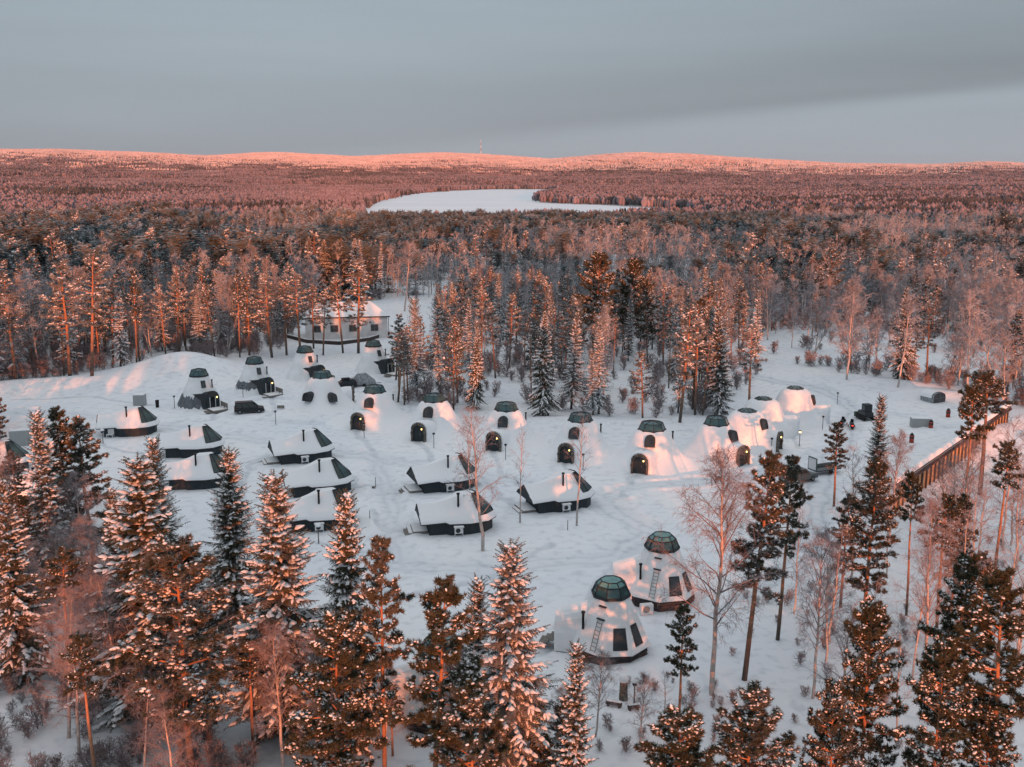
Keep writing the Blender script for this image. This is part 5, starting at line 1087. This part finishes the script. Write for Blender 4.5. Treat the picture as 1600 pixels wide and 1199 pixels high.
# ---------------------------------------------------------------- scattered woods: each tree near enough to tell apart is its own thing
RN = np.random.default_rng(77); trees = []      # (dist, kind, x, y, h, zone)
FRONT = [(-200, 604), (0, 602), (90, 603), (180, 582), (285, 556), (330, 568), (400, 560), (452, 545), (560, 542), (612, 545), (625, 640), (700, 652), (760, 622), (830, 640), (900, 650), (960, 658), (1060, 668), (1100, 655), (1180, 600), (1215, 565), (1300, 585), (1400, 604), (1500, 622), (1580, 640), (1900, 660)]
FX = np.array([p[0] for p in FRONT], float); FY = np.array([p[1] for p in FRONT], float)
HOLES = [[(500, 476), (625, 466), (720, 480), (720, 505), (650, 545), (440, 545)], [(1190, 520), (1330, 512), (1600, 548), (1640, 580), (1500, 590), (1250, 566), (1190, 575)]]
def ok_far(x, y):
    if inpoly(x, y, LAKE): return False
    return not any(inpoly(x, y, c) for c in CLEAR)
def dnoise(x, y, s, k): return float(vnoise(np.array(x/s), np.array(y/s), k))
def scatter(y0, y1, cell, keep, jit=.48):
    for yy in np.arange(y0, y1, cell):
        half = yy*.56+8
        for xx in np.arange(-half, half, cell):
            x = xx+RN.uniform(-jit, jit)*cell; y = yy+RN.uniform(-jit, jit)*cell
            px, py = proj(x, y, 0)
            r = keep(x, y, px, py)
            if r: yield x, y, r
def keep_belt(x, y, px, py):
    if inpoly(px, py, [(-60, 438), (95, 456), (200, 462), (200, 472), (95, 470), (-60, 455)]): return None
    if py > np.interp(px, FX, FY): return None
    for i, hp in enumerate(HOLES):
        if inpoly(px, py, hp) and RN.random() > (.02 if i == 0 else .34): return None
    c = dnoise(x, y, 38, 9); left = px < 610; mid_ = 610 <= px < 1195; q = RN.random()
    if mid_ and py > 520:
        if q > .46: return None
        k = 'pine' if RN.random() < .60 else ('spruce' if RN.random() < .7 else 'birch'); h = RN.uniform(10.5, 18.5)
    elif left and py > 440:
        if q > .72: return None
        k = 'pine' if RN.random() < .66 else ('spruce' if RN.random() < .25 else 'birch'); h = RN.uniform(14, 20)
    elif px >= 1195 and py > 470:
        if q > .55: return None
        k = 'birch' if RN.random() < .70 else 'pine'; h = RN.uniform(10, 17)
    else:
        if q > .93: return None
        k = 'birch' if c > .44 and RN.random() < .85 else ('pine' if RN.random() < .6 else 'spruce')
        if not left and py > 400 and RN.random() < .55: k = 'birch'
        h = RN.uniform(9, 16)*(.72+.62*dnoise(x, y, 45, 33))
    return k, h
for x, y, (k, h) in scatter(150, 420, 5.2, keep_belt): trees.append((math.hypot(x, y), k, x, y, h))
def keep_mid(x, y, px, py):
    if dnoise(x, y, 48, 37) > .86: return None
    if not ok_far(x, y): return None
    c = dnoise(x, y, 70, 11); band = 560 < px < 1230 and 520 < y < 735
    if RN.random() > .9: return None
    if band: k = 'spruce' if RN.random() < .8 else 'pine'; h = RN.uniform(9, 14)  # mostly spruce here, darkening the strip in place of its shade
    else:
        k = 'birch' if RN.random() < sst(.42, .58, c)*.95 else ('pine' if RN.random() < .6 else 'spruce'); h = RN.uniform(7.5, 15)*(.72+.6*dnoise(x, y, 55, 33))
    return k, h
for x, y, (k, h) in scatter(420, 735, 5.0, keep_mid): trees.append((math.hypot(x, y), k, x, y, h))
# wood to the right of the wall and at the lower left, in front of the village
def front_wood(poly, cell, kinds, hr, prob):
    gp = [G(*p) for p in poly]; xs = [p[0] for p in gp]; ys = [p[1] for p in gp]
    for yy in np.arange(min(ys), max(ys), cell):
        for xx in np.arange(min(xs), max(xs), cell):
            x = xx+RN.uniform(-.48, .48)*cell; y = yy+RN.uniform(-.48, .48)*cell
            if inpoly(x, y, gp) and RN.random() < prob and all((x-a)**2+(y-b_)**2 > 4 for a, b_ in near):
                trees.append((math.hypot(x, y), RN.choice(kinds), x, y, RN.uniform(*hr)))
front_wood([(1445, 860), (1530, 795), (1620, 730), (1700, 720), (1800, 1000), (1620, 930), (1445, 930)], 4.2, ['birch'], (8, 13), .7)
front_wood([(1420, 930), (1620, 930), (1800, 1000), (1620, 1100), (1420, 1040)], 4.3, ['birch', 'birch', 'pine'], (9, 14), .7)
front_wood([(1290, 900), (1400, 830), (1440, 1000), (1640, 1120), (1600, 1250), (1240, 1250)], 4.6, ['birch', 'birch', 'pine'], (8, 13), .30)
front_wood([(-60, 880), (110, 860), (230, 1000), (330, 1120), (640, 1200), (600, 1330), (100, 1260), (80, 1100), (-80, 1000)], 3.3, ['birch', 'birch', 'birch', 'pine'], (7, 12), .78)
front_wood([(-150, 640), (-10, 650), (40, 850), (-60, 900), (-200, 850)], 4.0, ['birch', 'spruce', 'birch', 'pine'], (9, 14), .7)
front_wood([(1030, 1010), (1180, 1030), (1260, 1180), (1000, 1210)], 4.0, ['birch'], (3.5, 6.5), .35)
front_wood([(520, 1100), (720, 1120), (900, 1180), (880, 1300), (500, 1300)], 4.0, ['birch', 'pine'], (5, 9), .35)
def inframe(x, y, h):
    a = proj(x, y, h); b_ = proj(x, y, 0); mg = 90 if y < 150 else 20; return -mg < a[0] < 1600+mg and a[1] < 1199
def zone_of(px, py):
    if px > 1195: return 'in the bare field beyond the ice igloos' if py > 515 and py < 590 and px < 1500 else ('in the wood edge beside the arched hut and board wall' if py > 500 else 'in the birch wood past the open field')
    if px >= 610 and py > 500:
        return 'behind the second and third igloos' if px < 740 else ('behind the fourth igloo' if px < 840 else ('behind the igloo above the lone cabin' if px < 960 else ('behind the igloo with the sunlit ramp' if px < 1080 else 'behind the row of ice igloos')))
    if px < 610 and py > 480:
        return 'in the wood above the left end of the snow bank' if px < 150 else ('in the wood right behind the snow bank' if px < 330 else ('behind the ragged skirt cone tents' if px < 440 else 'around the pale house and tents'))
    return 'in the mixed forest left of the pale house' if px < 430 else ('in the forest between the pale house and the lake' if px < 850 else 'in the forest right of the giant pine')
trees.sort(key=lambda t: t[0]); count = {'pine': 25, 'spruce': 14, 'birch': 12}; rest = []
LIM = 292
for d, k, x, y, h in trees:
    if inframe(x, y, h) and count[k] < LIM:
        count[k] += 1; px, py = proj(x, y, 0)
        if y < 145:
            side = 'in the thin wood below the board wall' if x > 0 else 'among the big foreground spruces'
            if 540 < px < 1285: side = 'among the low growth at the bottom of the clearing'
            mk = k+'_hi'; g = {'pine': 'young pines ', 'spruce': 'young spruces ', 'birch': 'bare birches '}[k]+side
            vv = {'birch': (4, 5, 4, 1)[int(RN.integers(0, 4))] if x > -12 else int(RN.integers(0, 4)), 'pine': (4, 0, 2)[int(RN.integers(0, 3))], 'spruce': 3}[k]
            lb = {'pine': 'snow dusted pine, one of many ', 'spruce': 'snow dusted spruce, one of several ', 'birch': 'bare pinkish birch, one of many '}[k]+side
        else:
            mk = k+'_mid'
            zone = zone_of(px, py)
            lb = {'pine': 'snow dusted pine ', 'spruce': 'dark narrow spruce ', 'birch': 'bare frosted birch '}[k]+zone; g = {'pine': 'pines ', 'spruce': 'spruces ', 'birch': 'birches '}[k]+zone
        if y >= 145: vv = int(RN.integers(0, 20))
        tree(mk, vv, x, y, h, lb, k, g, RN.uniform(0, 6.28), RN.uniform(.75, 1.1)*(17/h)**.35)
    elif y > 150: rest.append((d, k, x, y, h))

# ---------------------------------------------------------------- forest masses: one object each, made of instanced tree shapes
def one_mesh(pair, mats=None):
    """crown and trunk of a light model joined into one mesh"""
    a, b_ = pair; bm = bmesh.new(); bm.from_mesh(a); nm = len(a.materials); n0 = len(bm.faces); bm.from_mesh(b_); bm.faces.ensure_lookup_table()
    for f in bm.faces[n0:]: f.material_index = nm
    me = bpy.data.meshes.new('far_tree'); bm.to_mesh(me); bm.free()
    for m_ in list(a.materials)+list(b_.materials): me.materials.append(m_)
    return me
def gn_mass(name, label, pts, protos, cat='forest'):
    """pts rows: x, y, z, rotation, scale, index into protos"""
    pts = np.asarray(pts, float); me = bpy.data.meshes.new(name); me.vertices.add(len(pts)); me.vertices.foreach_set('co', pts[:, :3].astype(np.float32).ravel())
    for an, ty, ci in (('rot', 'FLOAT', 3), ('scl', 'FLOAT', 4), ('idx', 'INT', 5)):
        at = me.attributes.new(an, ty, 'POINT'); at.data.foreach_set('value', pts[:, ci].astype(np.int32 if ty == 'INT' else np.float32))
    ob = link(name, me); tag(ob, label, cat, None, 'stuff')
    pc = bpy.data.collections.new(name+' shapes')
    for k_, m_ in enumerate(protos):
        po = bpy.data.objects.new('%s_shape_%02d' % (name, k_), m_); pc.objects.link(po)
    ng = bpy.data.node_groups.new(name+'_nodes', 'GeometryNodeTree'); ng.interface.new_socket('Geometry', in_out='INPUT', socket_type='NodeSocketGeometry'); ng.interface.new_socket('Geometry', in_out='OUTPUT', socket_type='NodeSocketGeometry')
    N = ng.nodes.new; gi = N('NodeGroupInput'); go = N('NodeGroupOutput'); iop = N('GeometryNodeInstanceOnPoints'); ci_ = N('GeometryNodeCollectionInfo'); ci_.inputs['Collection'].default_value = pc
    ci_.inputs['Separate Children'].default_value = True; ci_.inputs['Reset Children'].default_value = True; iop.inputs['Pick Instance'].default_value = True
    na_ = {}
    for an, dt in (('rot', 'FLOAT'), ('scl', 'FLOAT'), ('idx', 'INT')):
        q = N('GeometryNodeInputNamedAttribute'); q.data_type = dt; q.inputs['Name'].default_value = an; na_[an] = q.outputs['Attribute']
    cx_ = N('ShaderNodeCombineXYZ'); L_ = ng.links.new; L_(na_['rot'], cx_.inputs['Z']); L_(gi.outputs[0], iop.inputs['Points']); L_(ci_.outputs[0], iop.inputs['Instance']); L_(na_['idx'], iop.inputs['Instance Index'])
    L_(cx_.outputs[0], iop.inputs['Rotation']); L_(na_['scl'], iop.inputs['Scale']); L_(iop.outputs[0], go.inputs[0])
    md = ob.modifiers.new('instances', 'NODES'); md.node_group = ng; return ob
LOW = {'pine': [one_mesh(pine_meshes(s, 12, 2.3, .22, 36, .16, .8, mats=('frost_needle', 'tree_snow', 'pine_bark'))) for s in (71, 72, 73)],
       'spruce': [one_mesh(spruce_meshes(s, 12, r_, .16, .7, lo=.1, mats=('mid_needle', 'tree_snow', 'spruce_bark'))) for s, r_ in ((81, 2.6), (82, 2.2), (83, 2.1))],
       'birch': [one_mesh(birch_meshes(s, 12, .33, .12, mats=('frost_twig', 'birch_bark'), c0=.2)) for s in (91, 92, 93)]}
LOW['dark'] = [one_mesh(spruce_meshes(s, 12, 1.8, .16, .12, lo=.08, mats=('shade_needle', 'tree_snow', 'spruce_bark'))) for s in (84, 85, 86)]  # spruces with shade painted into their needle colour
LP = LOW['pine']+LOW['spruce']+LOW['birch']+LOW['dark']; LI = {'pine': 0, 'spruce': 3, 'birch': 6}
rows = [(x, y, H0(x, y), RN.uniform(0, 6.28), h/12*RN.uniform(.9, 1.1), (9 if k != 'birch' and ((y > 520 and 560 < proj(x, y, 0)[0] < 1230 and RN.random() < .9) or RN.random() < .7*dnoise(x, y, 60, 25)+.12) else LI[k])+int(RN.integers(0, 3))) for d, k, x, y, h in rest]  # strip before the lake mostly takes the spruces with painted-in shade
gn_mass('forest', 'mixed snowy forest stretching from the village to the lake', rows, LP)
# far country: patches of simple trees, seen kilometres off
def patch(seed, size, n, frost, hr=(7, 12), fm='far_twig'):
    r = np.random.default_rng(seed); nb = NB()
    for i in range(n):
        x, y = r.uniform(-size/2, size/2, 2); h = r.uniform(*hr); kb = r.random() < frost; R0 = h*(.16 if not kb else .24); m_ = 1 if kb else (0 if r.random() < .988 else 2)
        k = 5; a = np.arange(k)*2*np.pi/k+r.uniform(0, 6)
        if kb: lv = [(R0*.5, h*.15), (R0, h*.5), (R0*.75, h*.8), (.05, h)]
        else: lv = [(R0*.9, h*.22), (R0*.8, h*.5), (R0*.5, h*.75), (.05, h)]
        V = np.concatenate([np.column_stack([x+np.cos(a)*q*r.uniform(.7, 1.3, k), y+np.sin(a)*q*r.uniform(.7, 1.3, k), np.full(k, z)+r.uniform(-.3, .3, k)]) for q, z in lv])
        F = np.array([(u*k+j, u*k+(j+1) % k, (u+1)*k+(j+1) % k, (u+1)*k+j) for u in range(3) for j in range(k)]); nb.add(V, F, m_)
    return nb.mesh('far_patch', ('far_needle', fm, 'tree_snow'))
P1 = [patch(s, 30, 46, f) for s, f in ((1, .08), (2, .35), (3, .75))]
P2 = [patch(4, 62, 250, .1), patch(5, 62, 250, .4), patch(6, 62, 250, .7), patch(7, 62, 250, .55, fm='hoar_twig'), patch(8, 62, 250, .95, fm='hoar_twig')]
rows = []
def far_scatter(y0, y1, cell, protos_n, dens):
    for yy in np.arange(y0, y1, cell):
        half = yy*.56+cell
        for xx in np.arange(-half, half, cell):
            x = xx+RN.uniform(-.16, .16)*cell; y = yy+RN.uniform(-.16, .16)*cell
            if RN.random() > dens or not all(ok_far(x+a*cell*.4, y+b_*cell*.45) for a, b_ in ((0, 0), (1, 1), (-1, 1), (1, -1), (-1, -1))): continue
            c = dnoise(x, y, 320, 15)*.7+dnoise(x, y, 90, 16)*.45; yield x, y, min(protos_n-1, int(c*protos_n))
for x, y, i_ in far_scatter(735, 1750, 22, 3, 1.01): rows.append((x, y, H0(x, y)-.2, RN.uniform(0, 6.28), RN.uniform(.85, 1.2), i_))
gn_mass('distant_forest', 'sunlit frosty forest around and beyond the frozen lake', rows, P1); rows = []
for x, y, i_ in far_scatter(1750, 6200, 46, 3, 1.01):
    
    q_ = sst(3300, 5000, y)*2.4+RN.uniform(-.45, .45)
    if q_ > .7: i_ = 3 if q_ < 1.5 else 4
    rows.append((x, y, H0(x, y)-.3, RN.uniform(0, 6.28), RN.uniform(.8, 1.15), i_))
gn_mass('hill_forest', 'frosted forest covering the far hills', rows, P2)
# wood behind the camera: it shades the clearing from the low sun
rows = []
for yy in np.arange(-420, -110, 8):
    for xx in np.arange(-150, 290, 8):
        if RN.random() < .6: k = RN.choice(['pine', 'spruce', 'birch']); rows.append((xx+RN.uniform(-3, 3), yy+RN.uniform(-3, 3), 0, RN.uniform(0, 6.28), RN.uniform(.7, 1.25), LI[k]+int(RN.integers(0, 3))))
gn_mass('surrounding_forest', 'snowy forest continuing on the near side of the village', rows, LP)
# brush between the trunks and in the snow
BR = [one_mesh(birch_meshes(s, 2.6, .5, .16, mats=('twig', 'twig'), c0=.02, stems=3, thick=.6)) for s in (101, 102, 103)]
rows = []
for x, y, r in scatter(150, 330, 2.3, lambda x, y, px, py: (py < np.interp(px, FX, FY)-3 and not inpoly(px, py, HOLES[0]) and RN.random() < (.55 if px < 620 or px > 1195 else .22)*(.07 if inpoly(px, py, HOLES[1]) else 1)*(.4+1.2*dnoise(x, y, 12, 21))) or None):
    rows.append((x, y, H0(x, y)-.1, RN.uniform(0, 6.28), RN.uniform(.5, 1.25), int(RN.integers(0, 3))))
gn_b = []
def brush(poly, n, s0, s1):
    gp = [G(*p) for p in poly]; xs = [p[0] for p in gp]; ys = [p[1] for p in gp]; c = 0
    while c < n:
        x, y = RN.uniform(min(xs), max(xs)), RN.uniform(min(ys), max(ys))
        if inpoly(x, y, gp): c += 1; gn_b.append((x, y, H0(x, y)-.05, RN.uniform(0, 6.28), RN.uniform(s0, s1), int(RN.integers(0, 3))))
brush([(-40, 950), (110, 880), (250, 1010), (400, 1199), (380, 1260), (-60, 1260)], 240, .2, .8)
brush([(1140, 940), (1290, 900), (1440, 900), (1640, 760), (1680, 1260), (1150, 1250)], 110, .15, .45)
brush([(1000, 1040), (1180, 1040), (1180, 1240), (880, 1240)], 30, .15, .45)
rows += gn_b
gn_mass('undergrowth', 'bare frosted brush between the trunks and poking from the snow', rows, BR, 'undergrowth')
# thin frosty air over the whole land
hz = bpy.data.materials.new('air'); hz.use_nodes = True; t = hz.node_tree; t.nodes.remove(t.nodes['Principled BSDF'])
pv = t.nodes.new('ShaderNodeVolumePrincipled'); pv.inputs['Color'].default_value = (.80, .88, .95, 1); pv.inputs['Density'].default_value = 2.2e-5; pv.inputs['Anisotropy'].default_value = .2
t.links.new(pv.outputs[0], t.nodes['Material Output'].inputs['Volume'])
b = MB(); MATS['air'] = hz; b.box((0, 4700, 55), (15000, 10400, 250), 'air'); tag(b.build('haze'), 'thin frosty haze', None, None, 'stuff')
print('trees', count, 'rest', len(rest))
